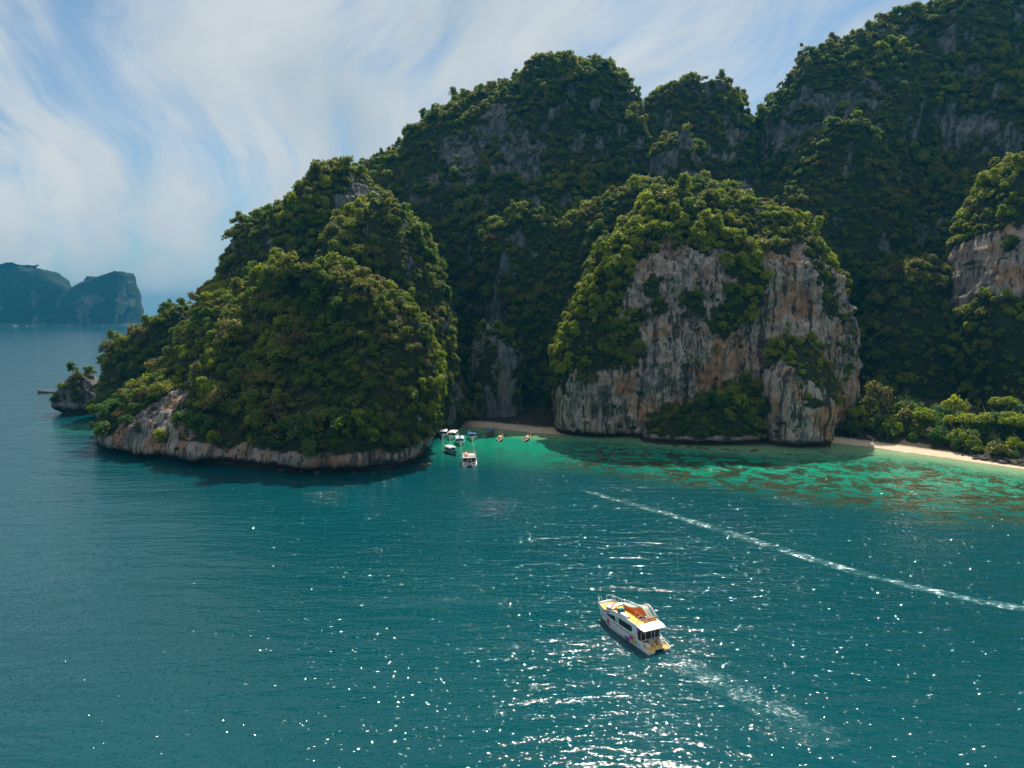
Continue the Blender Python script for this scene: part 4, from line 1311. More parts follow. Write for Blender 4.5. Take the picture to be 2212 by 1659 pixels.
    rail(t, [(7.3, 0.25, 5.05), (6.3, 0.05, 5.05), (5.2, 0.0, 4.85), (4.9, -0.5, 4.85), (4.9, -0.9, 4.85)], [(7.3, 0.25, 5.05), (6.3, 0.05, 5.05), (5.2, 0, 4.85)], drop=0.9, name="stair_railing", mid=False)
    rail(t, [(5.3, 1.05, 4.95), (5.3, 0.6, 4.95), (5.3, 0.1, 4.95)], [(5.3, 1.05, 4.95)], drop=0.8, name="stair_railing", mid=False)
    MB().box((5.8, -0.35, 4.145), (1.7, 0.75, 0.03)).build("stair_opening_shade", SHADEIN, t)  # dark plate laid on the deck as the shade down the stairwell
    for k in range(4):
        MB().box((5.3 + 0.36 * k, -0.35, 4.18 - 0.012 * k), (0.06, 0.74, 0.03)).build("stair_tread", CREAM, t)
    MB().ball((4.15, 0.35, 4.35), 0.22, 10).build("buoy", ORAP, t, smooth=True)
    MB().tube([(4.6, -0.3, 4.13), (4.6, -0.3, 4.9)], 0.05).box((4.6, -0.3, 4.95), (0.4, 0.3, 0.12)).build("pedestal_table", CREAM, t)
    # water slide along the starboard side
    A = [11.4, 10.6, 9.6, 8.6, 7.8, 7.1, 6.5, 5.9, 5.3, 4.8, 4.4]
    Zs = [4.88, 4.86, 4.92, 5.12, 5.42, 5.85, 6.12, 6.0, 5.6, 5.05, 4.72]
    yi = [0.15, 0.1, 0.0, -0.1, -0.2, -0.3, -0.35, -0.4, -0.5, -0.6, -0.7]
    yo = [y - 1.75 for y in yi]
    sl = MB()
    sl.loft([[(a, yi[i], 4.16), (a, yi[i], z), (a, yi[i] - 0.3, z - 0.05), (a, yo[i] + 0.3, z - 0.05), (a, yo[i], z), (a, yo[i], 4.16)] for i, (a, z) in enumerate(zip(A, Zs))])
    sld = sl.build("slide", ORANGE, t, smooth=True)
    MB().tube([(a, yi[i] - 0.05, z + 0.10) for i, (a, z) in enumerate(zip(A, Zs))], 0.17, 8).build("slide_tube", TUBEW, sld, smooth=True)
    MB().tube([(a, yo[i] + 0.05, z + 0.13) for i, (a, z) in enumerate(zip(A, Zs))], 0.20, 8).build("slide_tube", TUBEW, sld, smooth=True)
    MB().tube([(a, (yi[i] + yo[i]) / 2 + 0.1, z + 0.02) for i, (a, z) in enumerate(zip(A, Zs))], 0.12, 8).build("slide_tube", WHITE, sld, smooth=True)
    bed = MB()
    bed.loft([[(a, yi[i] - 0.2, z + 0.03), (a, yo[i] + 0.2, z + 0.03), (a, yo[i] + 0.2, z - 0.03), (a, yi[i] - 0.2, z - 0.03)] for i, (a, z) in enumerate(zip(A, Zs))])
    bed.build("slide_bed", RAIN_SLIDE, sld, smooth=True)
    # aft awning roof and cabin bulkhead
    ro = MB().loft([[(3.75, 2.66, 4.02), (3.75, -2.66, 4.02), (3.75, -2.66, 4.16), (3.75, 2.66, 4.16)], [(2.4, 2.70, 3.86), (2.4, -2.70, 3.86), (2.4, -2.70, 4.02), (2.4, 2.70, 4.02)],
                    [(1.45, 2.45, 3.70), (1.45, -2.45, 3.70), (1.45, -2.45, 3.82), (1.45, 2.45, 3.82)]]).build("aft_roof", WHITE, t, bevel=0.04)
    bh = MB().box((3.6, 0, 2.35), (0.10, 5.2, 3.3)).build("aft_bulkhead", SHADEIN, t)  # bulkhead coloured near-black as the shade of the cabin void
    for y in (-1.5, -0.75, 0.6, 1.6):
        MB().box((3.52, y, 2.3), (0.07, 0.09, 3.2)).build("door_frame", WHITE, bh)
    MB().box((3.53, -1.1, 2.2), (0.03, 0.62, 2.6)).build("door_pane", GLASS, bh)
    MB().box((3.53, 1.1, 2.3), (0.03, 0.9, 2.2)).build("door_pane", GLASS, bh)
    for sg in (1, -1):
        mb = MB().add([(3.5, sg * 2.64, 1.75), (3.5, sg * 2.64, 4.0), (2.3, sg * 2.64, 3.86), (2.75, sg * 2.64, 3.3), (3.3, sg * 2.64, 2.8)], [(0, 1, 2, 3, 4)])
        mb.add([(3.5, sg * 2.58, 1.75), (3.5, sg * 2.58, 4.0), (2.3, sg * 2.58, 3.86), (2.75, sg * 2.58, 3.3), (3.3, sg * 2.58, 2.8)], [(4, 3, 2, 1, 0)])
        mb.build("wing_panel", RAIN_PURPLE, t)
    # aft deck with a notch over the tunnel
    poly = [(3.5, 2.45), (0.15, 2.45), (-0.25, 2.2), (-0.35, 1.7), (-0.2, 1.1), (0.35, 0.85), (0.4, -0.85), (-0.2, -1.1), (-0.35, -1.7), (-0.25, 2.2 - 4.4), (0.15, -2.45), (3.5, -2.45)]
    MB().prism(poly, 'z', 0.40, 0.52).build("platform_edge", WHITE, t, bevel=0.03)
    poly2 = [(x * 0.985 + 0.08, y * 0.97) for x, y in poly]
    MB().prism(poly2, 'z', 0.525, 0.56).build("aft_deck", YELLOW, t)
    for sg in (1, -1):
        MB().box((1.75, sg * 1.55, 0.92), (0.95, 0.75, 0.72)).build("engine_box", WHITE, t, bevel=0.08)
        sk = MB().box((2.75, sg * 2.15, 0.95), (1.1, 0.5, 0.8)).build("locker", CREAM, t, bevel=0.05)
        MB().tube([(0.6, sg * 0.95, 0.55), (0.6, sg * 0.95, 1.45), (1.6, sg * 0.95, 1.5), (2.9, sg * 0.95, 1.6), (2.9, sg * 0.95, 0.55)], 0.035, 6).tube([(1.6, sg * 0.95, 1.5), (1.6, sg * 0.95, 0.55)], 0.035).build("aft_railing", STEEL, t, smooth=True)
        MB().tube([(0.25, sg * 2.35, 0.55), (0.25, sg * 2.35, 1.45), (0.25, sg * 1.55, 1.45), (0.25, sg * 1.4, 1.3), (0.25, sg * 1.4, 0.55)], 0.035, 6).tube([(0.25, sg * 2.35, 1.45), (1.9, sg * 2.5, 1.6)], 0.035).build("aft_railing", STEEL, t, smooth=True)
        MB().tube([(-0.05, sg * 1.95, 0.1), (-0.05, sg * 1.95, 0.9), (0.2, sg * 1.95, 1.0), (0.3, sg * 1.95, 0.56)], 0.03).tube([(-0.05, sg * 1.6, 0.1), (-0.05, sg * 1.6, 0.9), (0.2, sg * 1.6, 1.0), (0.3, sg * 1.6, 0.56)], 0.03).build("swim_ladder", STEEL, t, smooth=True)
    arc = [(0.42, 0.55 * math.cos(a), 0.56 + 0.55 * math.sin(a)) for a in np.linspace(0, math.pi, 9)]
    MB().tube(arc, 0.035, 6).tube([(0.42, 0.2, 0.56), (0.42, 0.2, 1.05)], 0.025).tube([(0.42, -0.2, 0.56), (0.42, -0.2, 1.05)], 0.025).build("boarding_rail", STEEL, t, smooth=True)
    MB().box((2.6, 0.05, 1.15), (1.0, 0.8, 0.08)).tube([(2.6, 0.05, 0.55), (2.6, 0.05, 1.15)], 0.06).build("table", CREAM, t)
    MB().ball((1.6, 0.0, 0.82), 0.28, 10, (1, 1, 0.9)).build("beanbag", TUBEW, t, smooth=True)

    # side windows, rub rail and printed graphics (port and starboard)
    def decal(name, pts, mat, off=0.012, sides=(1,), center=None):
        for sg in sides:
            # convex outline cut into upright strips so that it follows the curved side
            xa, xb = min(p_[0] for p_ in pts), max(p_[0] for p_ in pts)
            n_ = max(2, int((xb - xa) / 0.22) + 1, 9 if len(pts) > 8 else 2)
            secs_ = []
            for i in range(n_ + 1):
                x = xa + 1e-4 + (xb - xa - 2e-4) * i / n_
                zz_ = []
                for (x0_, z0_), (x1_, z1_) in zip(pts, pts[1:] + pts[:1]):
                    if (x0_ - x) * (x1_ - x) <= 0 and abs(x1_ - x0_) > 1e-9:
                        zz_.append(z0_ + (z1_ - z0_) * (x - x0_) / (x1_ - x0_))
                lo, hi = min(zz_), max(zz_) + 1e-4
                zs3 = [lo + (hi - lo) * q / 4 for q in range(5)]
                secs_.append([(x, sg * (side_y(x, z) + off), z) for z in zs3] + [(x, sg * (side_y(x, z) + off - 0.03), z) for z in zs3[::-1]])
            MB().loft(secs_).build(name, mat, t)

    both = (1, -1)
    decal("window", [(9.4, 3.42), (9.3, 2.32), (5.35, 2.30), (4.85, 2.75), (5.0, 3.48)], GLASS, 0.02, both)
    decal("window", [(13.9, 2.42), (10.3, 2.24), (10.6, 3.30), (13.6, 2.72)], GLASS, 0.02, both)
    for x0 in (9.75, 10.02):
        decal("vent_slot", [(x0 + 0.11, 3.3), (x0 + 0.02, 2.3), (x0 - 0.1, 2.3), (x0, 3.3)], NAVY, 0.02, both)
    decal("side_graphic", [(15.2, 2.86), (14.2, 2.62), (12.1, 3.42), (12.4, 3.55), (13.6, 3.16)], RAIN_PURPLE, 0.016, both)
    for k, (xa, xb) in enumerate(zip(np.linspace(3.6, 16.4, 9)[:-1], np.linspace(3.6, 16.4, 9)[1:])):
        decal("rub_rail", [(xa, 1.72), (xb, 1.72), (xb, 1.81), (xa, 1.81)], MAROON, 0.05, both)

    def L(px, py):
        a = (1390 - px) / 60.6
        return a, (1440 - 44.5 * a - py) / 97.0

    def disc(c, rx, rz, rot, a0, a1, name, mat, nn=18, off=0.012):
        pts = []
        for k in range(nn + 1):
            a = a0 + (a1 - a0) * k / nn
            u, v = rx * math.cos(a), rz * math.sin(a)
            pts.append((c[0] - (u * math.cos(rot) - v * math.sin(rot)), c[1] + u * math.sin(rot) + v * math.cos(rot)))
        if abs(a1 - a0) > 6.2:
            pts = pts[:-1]
        decal(name, pts, mat, off)

    c = (13.2, 0.92)
    disc(c, 0.66, 0.74, 0, 0, math.pi, "emblem", RED)
    disc((c[0], c[1] - 0.01), 0.66, 0.74, 0, math.pi, 2 * math.pi, "emblem", PINK)
    disc((4.6, 1.05), 1.30, 0.52, -0.10, 0, 2 * math.pi, "egg_graphic", RAIN_SIDE)
    disc((6.5, 0.52), 0.98, 0.42, -0.12, 0, 2 * math.pi, "egg_graphic", RAIN_SIDE)
    conf = [(380, 612, TEALP), (413, 592, PINK), (487, 655, RED), (428, 690, RED), (483, 742, ORAP), (690, 935, TEALP), (862, 945, RED), (840, 1003, YELP), (950, 990, YELP),
            (912, 1030, PINK), (888, 1065, RED), (988, 1068, TEALP), (1112, 1188, BLUEP), (1225, 1232, RED), (1170, 1248, TEALP), (1280, 1308, PINK)]
    for k, (px, py, m_) in enumerate(conf):
        x, z = L(px, py)
        z = max(z, 0.12)
        a = 0.5 + 0.9 * (k % 3)
        u, v = Vector((math.cos(a), math.sin(a))) * 0.17, Vector((-math.sin(a), math.cos(a))) * 0.12
        decal("confetti_graphic", [(x + p.x, z + p.y) for p in (u + v, v - u, -u - v, u - v)], m_)
    # lettering
    cu = bpy.data.curves.new("lettering", 'FONT')
    cu.body = "TIP-TOP"
    cu.size = 0.62
    cu.extrude = 0.004
    cu.space_character = 1.35
    tmp = link(bpy.data.objects.new("lettering", cu))
    bpy.context.view_layer.update()
    me = bpy.data.meshes.new_from_object(tmp.evaluated_get(bpy.context.evaluated_depsgraph_get()))
    bpy.data.objects.remove(tmp)
    me.materials.append(TEALP)
    tx = link(bpy.data.objects.new("lettering", me), t)
    x0, z0 = 12.75, 0.72
    tx.matrix_local = Matrix.Translation((x0, 0, z0)) @ Matrix(((-1, 0, 0, 0), (0, 0, 1, 0), (0, 1, 0, 0), (0, 0, 0, 1)))
    for v in me.vertices:
        v.co.z += side_y(x0 - v.co.x, z0 + v.co.y) + 0.012
    decal("lettering_underline", [(12.9, 0.55), (9.2, 0.55), (9.2, 0.575), (12.9, 0.575)], GREYP)
    return t


H_ = CAM_Z
stern = Vector((0.4365 * H_, 2.013 * H_, 0))
head_ = Vector((-0.4387, 0.8986, 0))
catamaran(stern, math.atan2(head_.y, head_.x))


# ------------------------------------------------------------------ generic hull
def hull_loft(Ln, beam, free, sheer, draft=0.35, fine=2.2, transom=0.92, prow=0.0, n=14, wall=0.10, flare=0.8):
    """open boat hull from stern x=0 to bow x=Ln; returns sections as closed loops and deck half widths"""
    secs = []
    for i in range(n + 1):
        s = i / n
        x = s * Ln
        hw = beam / 2 * (transom + (1 - transom) * min(1, s * 3)) * (1 - max(0, (s - 0.35) / 0.65) ** fine) + 0.02
        zt = free + sheer * max(0, s - 0.3) ** 2 * 2 + prow * max(0, (s - 0.8) / 0.2) ** 2
        kz = -draft * (1 - max(0, s - 0.75) / 0.25 * 0.6) + (0.5 * zt if s > 0.999 else 0)
        xo = 0.6 * max(0, s - 0.7) / 0.3
        P = [(x + xo, hw, zt), (x + xo * 0.6, hw * (flare + 0.1), zt * 0.5), (x + xo * 0.3, hw * flare * 0.8, 0.0), (x, 0.01, kz), (x + xo * 0.3, -hw * flare * 0.8, 0.0), (x + xo * 0.6, -hw * (flare + 0.1), zt * 0.5), (x + xo, -hw, zt)]
        w_ = min(wall, hw * 0.6)
        Q = [(x + xo - 0.05 * (s > .9), -hw + w_, zt), (x, -hw * flare * 0.8 + w_ * 0.7, 0.28), (x, hw * flare * 0.8 - w_ * 0.7, 0.28), (x + xo - 0.05 * (s > .9), hw - w_, zt)]
        secs.append(P + Q)
    return secs


def speedboat(loc, rz, label, roof, hull=None, stripe=None, Ln=11.0, beam=3.3, rope_to=None, front_blue=False, name="speedboat"):
    hull = hull or WHITE
    t = empty(name, loc, rz)
    tag(t, label, "boat", "boats moored in the cove")
    t.scale = (1.12, 1.22, 1.15)
    secs = hull_loft(Ln, beam, 1.0, 1.1, fine=2.6)
    MB().loft(secs).build("hull", hull, t, smooth=True)
    MB().tube([secs[i][0] for i in range(len(secs))] + [secs[i][6] for i in range(len(secs) - 1, -1, -1)], 0.085, 6).build("gunwale", CREAM if hull is WHITE else WHITE, t, smooth=True)
    MB().prism([(0.15, -beam * 0.42), (0.15, beam * 0.42), (Ln * 0.6, beam * 0.40), (Ln * 0.85, beam * 0.22), (Ln * 0.85, -beam * 0.22), (Ln * 0.6, -beam * 0.40)], 'z', 0.30, 0.42).build("deck", CREAM, t)
    # cabin sides with glass, roof on posts
    x0, x1, zr = 1.0, Ln * 0.60, 2.55
    n = 7
    for sg in (1, -1):
        MB().box(((x0 + x1) / 2 + 0.4, sg * beam * 0.43, 1.55), (x1 - x0 - 1.2, 0.05, 0.85)).build("side_window", GLASS, t)
    MB().box((x1 - 0.1, 0, 1.55), (0.08, beam * 0.84, 1.0), Matrix.Rotation(-0.25, 3, 'Y')).build("windscreen", GLASS, t)
    for x in (x0 + 0.1, (x0 + x1) / 2, x1 - 0.15):
        for sg in (1, -1):
            MB().tube([(x, sg * beam * 0.45, 0.9), (x - 0.1, sg * beam * 0.43, zr)], 0.04, 6).build("roof_post", STEEL, t)
    secs2 = []
    for x, k in ((x0 - 0.3, 0.92), (x0, 1.0), ((x0 + x1) / 2, 1.02), (x1, 0.98), (x1 + 0.45, 0.86)):
        dz = -0.10 if x in (x0 - 0.3, x1 + 0.45) else 0
        a = [(x, beam * 0.48 * k * math.cos(math.pi * q / n), zr + dz + 0.20 * math.sin(math.pi * q / n)) for q in range(n + 1)]
        b = [(x, p[1], p[2] - 0.09) for p in a[::-1]]
        secs2.append(a + b)
    rf = MB().loft(secs2).build("roof", roof, t, smooth=True)
    if stripe:
        MB().loft([[(x, 0.42, zr + 0.20), (x, -0.42, zr + 0.20), (x, -0.42, zr + 0.235), (x, 0.42, zr + 0.235)] for x in (x0 - 0.1, (x0 + x1) / 2, x1 + 0.25)]).build("roof_stripe", stripe, rf)
    for sg in (1, -1):
        MB().box((3.3, sg * beam * 0.33, 0.7), (4.2, 0.45, 0.45)).build("bench", CREAM, t, bevel=0.04)
        MB().box((Ln * 0.72, sg * beam * 0.25, 0.75), (1.8, 0.4, 0.4), Matrix.Rotation(-sg * 0.14, 3, 'Z')).build("bow_seat", CREAM if not front_blue else YELP, t, bevel=0.04)
    MB().box((x1 - 0.9, -0.6, 1.0), (0.6, 0.8, 1.1)).build("helm_console", WHITE, t, bevel=0.05)
    for y in (-0.75, 0.0, 0.75):
        e = MB().box((-0.35, y, 1.15), (0.62, 0.46, 0.62), taper=0.8).build("outboard_motor", BLACKP, t, bevel=0.08)
        MB().box((-0.32, y, 0.3), (0.26, 0.18, 1.3)).build("motor_leg", BLACKP, e)
    MB().tube([(Ln * 0.78, 0.9, 1.45), (Ln * 0.9, 0.65, 2.0), (Ln + 0.3, 0.1, 2.35), (Ln + 0.3, -0.1, 2.35), (Ln * 0.9, -0.65, 2.0), (Ln * 0.78, -0.9, 1.45)], 0.035, 6).build("bow_railing", STEEL, t, smooth=True)
    for k, x in enumerate((2.0, 5.0)):
        MB().tube([(x, beam / 2 + 0.08, 0.95), (x, beam / 2 + 0.12, 0.25)], 0.13, 8).build("fender", FENDER, t, smooth=True)
    if rope_to is not None:
        b = Vector((Ln + 0.5, 0, 1.5))
        R = Matrix.Rotation(-rz, 3, 'Z')
        e = R @ (Vector((*rope_to, -0.2)) - Vector(loc))
        e = Vector((e.x / 1.12, e.y / 1.22, e.z / 1.15))
        MB().tube([b, (b + e) / 2 - Vector((0, 0, 0.3)), e], 0.035, 5).build("anchor_rope", ROPE, t)
    return t


def heading(a, b):
    return math.atan2(b[1] - a[1], b[0] - a[0])


def moor(bow, stern_, Ln):
    """stern position so that the bow foot stands at the sighted point"""
    b, s = Vector(sea(*bow)), Vector(sea(*stern_))
    d = (b - s).normalized()
    p = b - d * Ln * 1.12
    return (p.x, p.y, 0), math.atan2(d.y, d.x)


p, r = moor((956, 948), (962, 932), 11); speedboat(p, r, "leftmost white-roofed speedboat moored bow-out under the headland trees", WHITE, rope_to=sea(957, 966))
p, r = moor((971, 951), (990, 934), 12); speedboat(p, r, "long white-roofed speedboat moored askew, second from the headland", WHITE, Ln=12.0, beam=3.5, rope_to=sea(973, 970))
p, r = moor((994, 964), (992, 945), 11); speedboat(p, r, "white speedboat with a blue stripe down its white roof", WHITE, stripe=BLUEC, beam=3.5, rope_to=sea(995, 976))
p, r = moor((1019.5, 953), (1020, 935), 11); speedboat(p, r, "white speedboat with an all blue canopy, rightmost of the speedboats", BLUEC, rope_to=sea(1027, 982), front_blue=True)
p, r = moor((985, 984), (951, 968), 9.5); speedboat(p, r, "grey-blue hulled speedboat with a white roof lying beside the catamaran", WHITE, hull=GREYBLUE, Ln=9.5, beam=3.0)


def tour_catamaran(loc, rz):
    t = empty("tour_catamaran", loc, rz)
    tag(t, "white two-deck tour catamaran seen from astern, crowded upper deck", "boat", "boats moored in the cove")
    Ln = 14.0
    for sg in (1, -1):
        secs = []
        for i in range(13):
            s = i / 12
            x = s * Ln + (0.9 * s ** 4)
            k = 1 - max(0, (s - 0.5) / 0.5) ** 2.2
            zt = 1.0 if s < 0.09 else 1.75 + 0.5 * s
            yo, yi_ = 2.0 + 1.0 * k * (1 if s < .7 else 0.95), 2.0 - 1.0 * k
            secs.append([(x, sg * yo, zt), (x, sg * (yo - 0.08), 0.6), (x, sg * (yo - 0.3), -0.4), (x, sg * (yi_ + 0.2), -0.4), (x, sg * yi_, 0.6), (x, sg * yi_, zt)])
        MB().loft(secs).build("hull", WHITE, t, smooth=True)
    MB().box((6.8, 0, 1.2), (11.5, 4.2, 0.3)).build("bridge_deck", WHITE, t)
    MB().prism([(1.3, 2.85), (-0.3, 2.7), (-0.35, 1.2), (0.3, 0.9), (0.3, -0.9), (-0.35, -1.2), (-0.3, -2.7), (1.3, -2.85)], 'z', 0.62, 0.80).build("stern_platform", WHITE, t, bevel=0.04)
    MB().prism([(12.2, 2.3), (13.6, 1.9), (14.3, 0.9), (14.3, -0.9), (13.6, -1.9), (12.2, -2.3)], 'z', 2.05, 2.2).build("foredeck", CREAM, t)
    cb = MB().loft([[(2.2, 2.75, 1.5), (2.2, -2.75, 1.5), (2.2, -2.6, 3.45), (2.2, 2.6, 3.45)], [(10.2, 2.75, 1.8), (10.2, -2.75, 1.8), (9.2, -2.5, 3.45), (9.2, 2.5, 3.45)], [(12.0, 1.9, 2.1), (12.0, -1.9, 2.1), (9.8, -2.0, 3.4), (9.8, 2.0, 3.4)]]).build("cabin", WHITE, t)
    for sg in (1, -1):
        for k in range(4):
            MB().box((3.4 + 1.75 * k, sg * 2.70, 2.7), (1.5, 0.04, 0.85)).build("side_window", GLASS, cb)
        MB().box((2.17, sg * 1.75, 2.45), (0.06, 1.7, 1.7)).build("aft_window", SHADEIN, cb)
        MB().box((2.12, sg * 0.85, 2.4), (0.08, 0.12, 2.0)).build("door_post", WHITE, cb)
        MB().box((1.35, sg * 1.9, 1.25), (0.6, 1.5, 0.85)).build("stern_seat", CREAM, t, bevel=0.05)
        MB().box((0.35, sg * 1.75, 1.05), (0.5, 0.9, 0.6)).build("outboard_motor", BLACKP, t, bevel=0.06)
        MB().tube([(-0.1, sg * 2.65, 0.8), (-0.1, sg * 2.65, 1.7), (1.2, sg * 2.75, 1.8), (-0.1, sg * 2.65, 1.7), (-0.1, sg * 1.25, 1.7), (-0.1, sg * 1.25, 0.8)], 0.04, 6).build("aft_railing", STEEL, t)
        MB().tube([(1.6, sg * 2.65, 1.2), (1.6, sg * 2.62, 3.5)], 0.05, 6).build("roof_post", STEEL, t)
        rail(t, [(1.6, sg * 2.6, 4.5), (4, sg * 2.65, 4.5), (7, sg * 2.65, 4.5), (9.4, sg * 2.4, 4.5)], [(1.6, sg * 2.6, 4.5), (4, sg * 2.65, 4.5), (7, sg * 2.65, 4.5), (9.4, sg * 2.4, 4.5)], r=0.04, drop=0.95)
    MB().box((2.16, 0, 2.2), (0.05, 1.5, 2.0)).build("cabin_door", GLASS, cb)
    for k in range(5):
        MB().box((1.75 - 0.12 * k, 0, 3.1 - 0.42 * k), (0.26, 0.75, 0.06)).build("ladder_step", WOODL, t)
    for y in (-0.4, 0.4):
        MB().tube([(1.85, y, 3.45), (1.25, y, 1.3)], 0.04, 6).build("ladder_stringer", STEEL, t)
    MB().prism([(1.2, 2.65), (9.8, 2.65), (10.2, 2.0), (10.2, -2.0), (9.8, -2.65), (1.2, -2.65)], 'z', 3.48, 3.62).build("upper_deck", WHITE, t, bevel=0.03)
    rail(t, [(1.4, 2.55, 4.5), (1.4, 0.6, 4.5)], [(1.4, 1.6, 4.5), (1.4, 0.6, 4.5)], r=0.04, drop=0.9)
    rail(t, [(1.4, -2.55, 4.5), (1.4, -0.6, 4.5)], [(1.4, -1.6, 4.5), (1.4, -0.6, 4.5)], r=0.04, drop=0.9)
    MB().box((3.6, 1.15, 4.05), (1.3, 1.5, 0.8)).build("life_raft", ORANGE, t, bevel=0.2, smooth=True)
    MB().box((5.6, 1.2, 4.2), (1.6, 1.5, 1.1)).build("helm_console", WHITE, t, bevel=0.15, smooth=True)
    MB().box((4.4, -1.1, 3.95), (2.6, 2.2, 0.6)).build("sun_bed", CREAM, t, bevel=0.1, smooth=True)
    MB().box((2.4, -1.2, 3.85), (0.5, 2.4, 0.45)).build("bench", CREAM, t, bevel=0.06)
    MB().box((6.6, -1.2, 3.9), (0.6, 2.2, 0.5)).build("bench", CREAM, t, bevel=0.06)
    return t


cat_stern = sea(1014.5, 1009)
CAT2 = tour_catamaran((*cat_stern, 0), math.radians(90) + 0.10)


def longtail(loc, rz, label, canopy=None, Ln=11.0, group="longtail boats by the cove beach", name="longtail_boat", cargo=True):
    t = empty(name, loc, rz)
    tag(t, label, "boat", group)
    t.scale = (1.2, 1.35, 1.25)
    secs = hull_loft(Ln, 2.1, 0.75, 0.9, fine=1.9, transom=0.62, prow=1.1, n=18, wall=0.07, flare=0.75)
    MB().loft(secs).build("hull", WOOD, t, smooth=True)
    MB().tube([secs[i][0] for i in range(len(secs))], 0.055, 6).build("gunwale", WOODL, t, smooth=True)
    MB().tube([secs[i][6] for i in range(len(secs))], 0.055, 6).build("gunwale", WOODL, t, smooth=True)
    pr = MB().tube([(Ln + 0.3, 0, 1.7), (Ln + 0.75, 0, 2.6), (Ln + 1.0, 0, 3.4)], 0.16, 6, 0.07).build("prow_post", WOOD, t, smooth=True)
    for k, m_ in enumerate((RED, YELP, TEALP)):
        MB().tube([(Ln + 0.62 + 0.06 * k, 0, 2.35 + 0.16 * k), (Ln + 0.67 + 0.06 * k, 0, 2.5 + 0.16 * k)], 0.20, 8).build("prow_ribbon", m_, pr)
    MB().prism([(0.4, 0.6), (Ln * 0.55, 0.75), (Ln * 0.8, 0.42), (Ln * 0.8, -0.42), (Ln * 0.55, -0.75), (0.4, -0.6)], 'z', 0.30, 0.36).build("floor_boards", WOODL, t)
    for x in (2.2, 3.8, 5.4, 7.0):
        MB().box((x, 0, 0.68), (0.3, 1.55 if x < 6 else 1.3, 0.06)).build("thwart", WOODL, t)
    e = MB().box((0.15, 0, 1.25), (0.85, 0.45, 0.45)).build("engine", BLACKP, t, bevel=0.05)
    MB().tube([(-0.2, 0, 1.2), (-3.4, 0.1, 0.25)], 0.04, 6).build("propeller_shaft", STEEL, e)
    MB().tube([(0.5, 0, 1.35), (1.7, 0.1, 1.55)], 0.035, 6).build("tiller", STEEL, e)
    MB().box((0.15, 0, 0.85), (0.2, 0.5, 0.5)).build("engine_mount", WOOD, t)
    if canopy:
        for x in (2.4, 4.6, 6.8):
            for sg in (1, -1):
                MB().tube([(x, sg * 0.9, 0.7), (x, sg * 0.85, 2.15)], 0.035, 5).build("canopy_post", WOODL, t)
        secs2 = []
        for x in (2.0, 4.6, 7.3):
            a = [(x, 1.05 * math.cos(math.pi * q / 6), 2.12 + 0.28 * math.sin(math.pi * q / 6)) for q in range(7)]
            secs2.append(a + [(x, p_[1], p_[2] - 0.05) for p_ in a[::-1]])
        MB().loft(secs2).build("canopy", canopy, t, smooth=True)
    elif cargo:
        MB().box((6.2, 0.1, 0.85), (1.7, 1.0, 0.45)).build("seat_cushion", CREAM, t, bevel=0.1)
        MB().box((7.9, 0.0, 0.9), (1.1, 0.8, 0.35)).build("folded_awning", ORAP, t, bevel=0.1)
    return t


def from_stern(st_, bw_):
    s, b = Vector(sea(*st_)), Vector(sea(*bw_))
    d = (b - s).normalized()
    return (s.x, s.y, 0), math.atan2(d.y, d.x)


p, r = from_stern((1078, 954), (1086, 940)); longtail(p, r, "wooden longtail boat in full sun, nearer the speedboats")
p, r = from_stern((1133, 954), (1148, 941)); longtail(p, r, "wooden longtail boat with a pale awning, rightmost in the cove")
p, r = from_stern((1050, 945), (1071, 934)); longtail(p, r, "shaded wooden longtail boat under a blue canopy", canopy=BLUEC)
p, r = from_stern((122, 849), (87, 849)); longtail(p, r, "dark wooden longtail boat under way off the far left rock stack", canopy=WOOD, Ln=12.0, group="boats on the open sea")


def yacht(px, py, Ln, label, flip=1):
    x, y = sea(px, py)
    t = empty("motor_yacht", (x, y, 0), math.radians(8) if flip > 0 else math.radians(172))
    tag(t, label, "boat", "boats on the open sea")
    k = Ln / 24.0
    sc_ = hull_loft(Ln, 6 * k, 2.4 * k, 1.6 * k, draft=0.8 * k)
    MB().loft(sc_).build("hull", WHITE, t, smooth=True)
    MB().box((Ln * 0.42, 0, 3.6 * k), (Ln * 0.5, 5 * k, 2.4 * k), taper=0.86).build("cabin", WHITE, t, bevel=0.3 * k)
    MB().box((Ln * 0.42, 0, 3.8 * k), (Ln * 0.47, 5.04 * k, 0.8 * k), taper=0.97).build("window_band", GLASS, t)
    MB().box((Ln * 0.38, 0, 5.6 * k), (Ln * 0.3, 4.2 * k, 1.5 * k), taper=0.85).build("flybridge", WHITE, t, bevel=0.3 * k)
    MB().tube([(Ln * 0.35, 0, 6.2 * k), (Ln * 0.33, 0, 8.4 * k)], 0.15 * k).build("mast", WHITE, t)


yacht(26, 704.6, 26, "larger white yacht lying under the hazy island")
yacht(60, 704.9, 13, "smaller white yacht under the hazy island, nearer its notch", -1)
p, r = from_stern((17, 708.6), (22, 708.4)); longtail(p, r, "tiny dark boat with a white wake far out at the left edge", Ln=13.0, group="boats on the open sea", cargo=False)


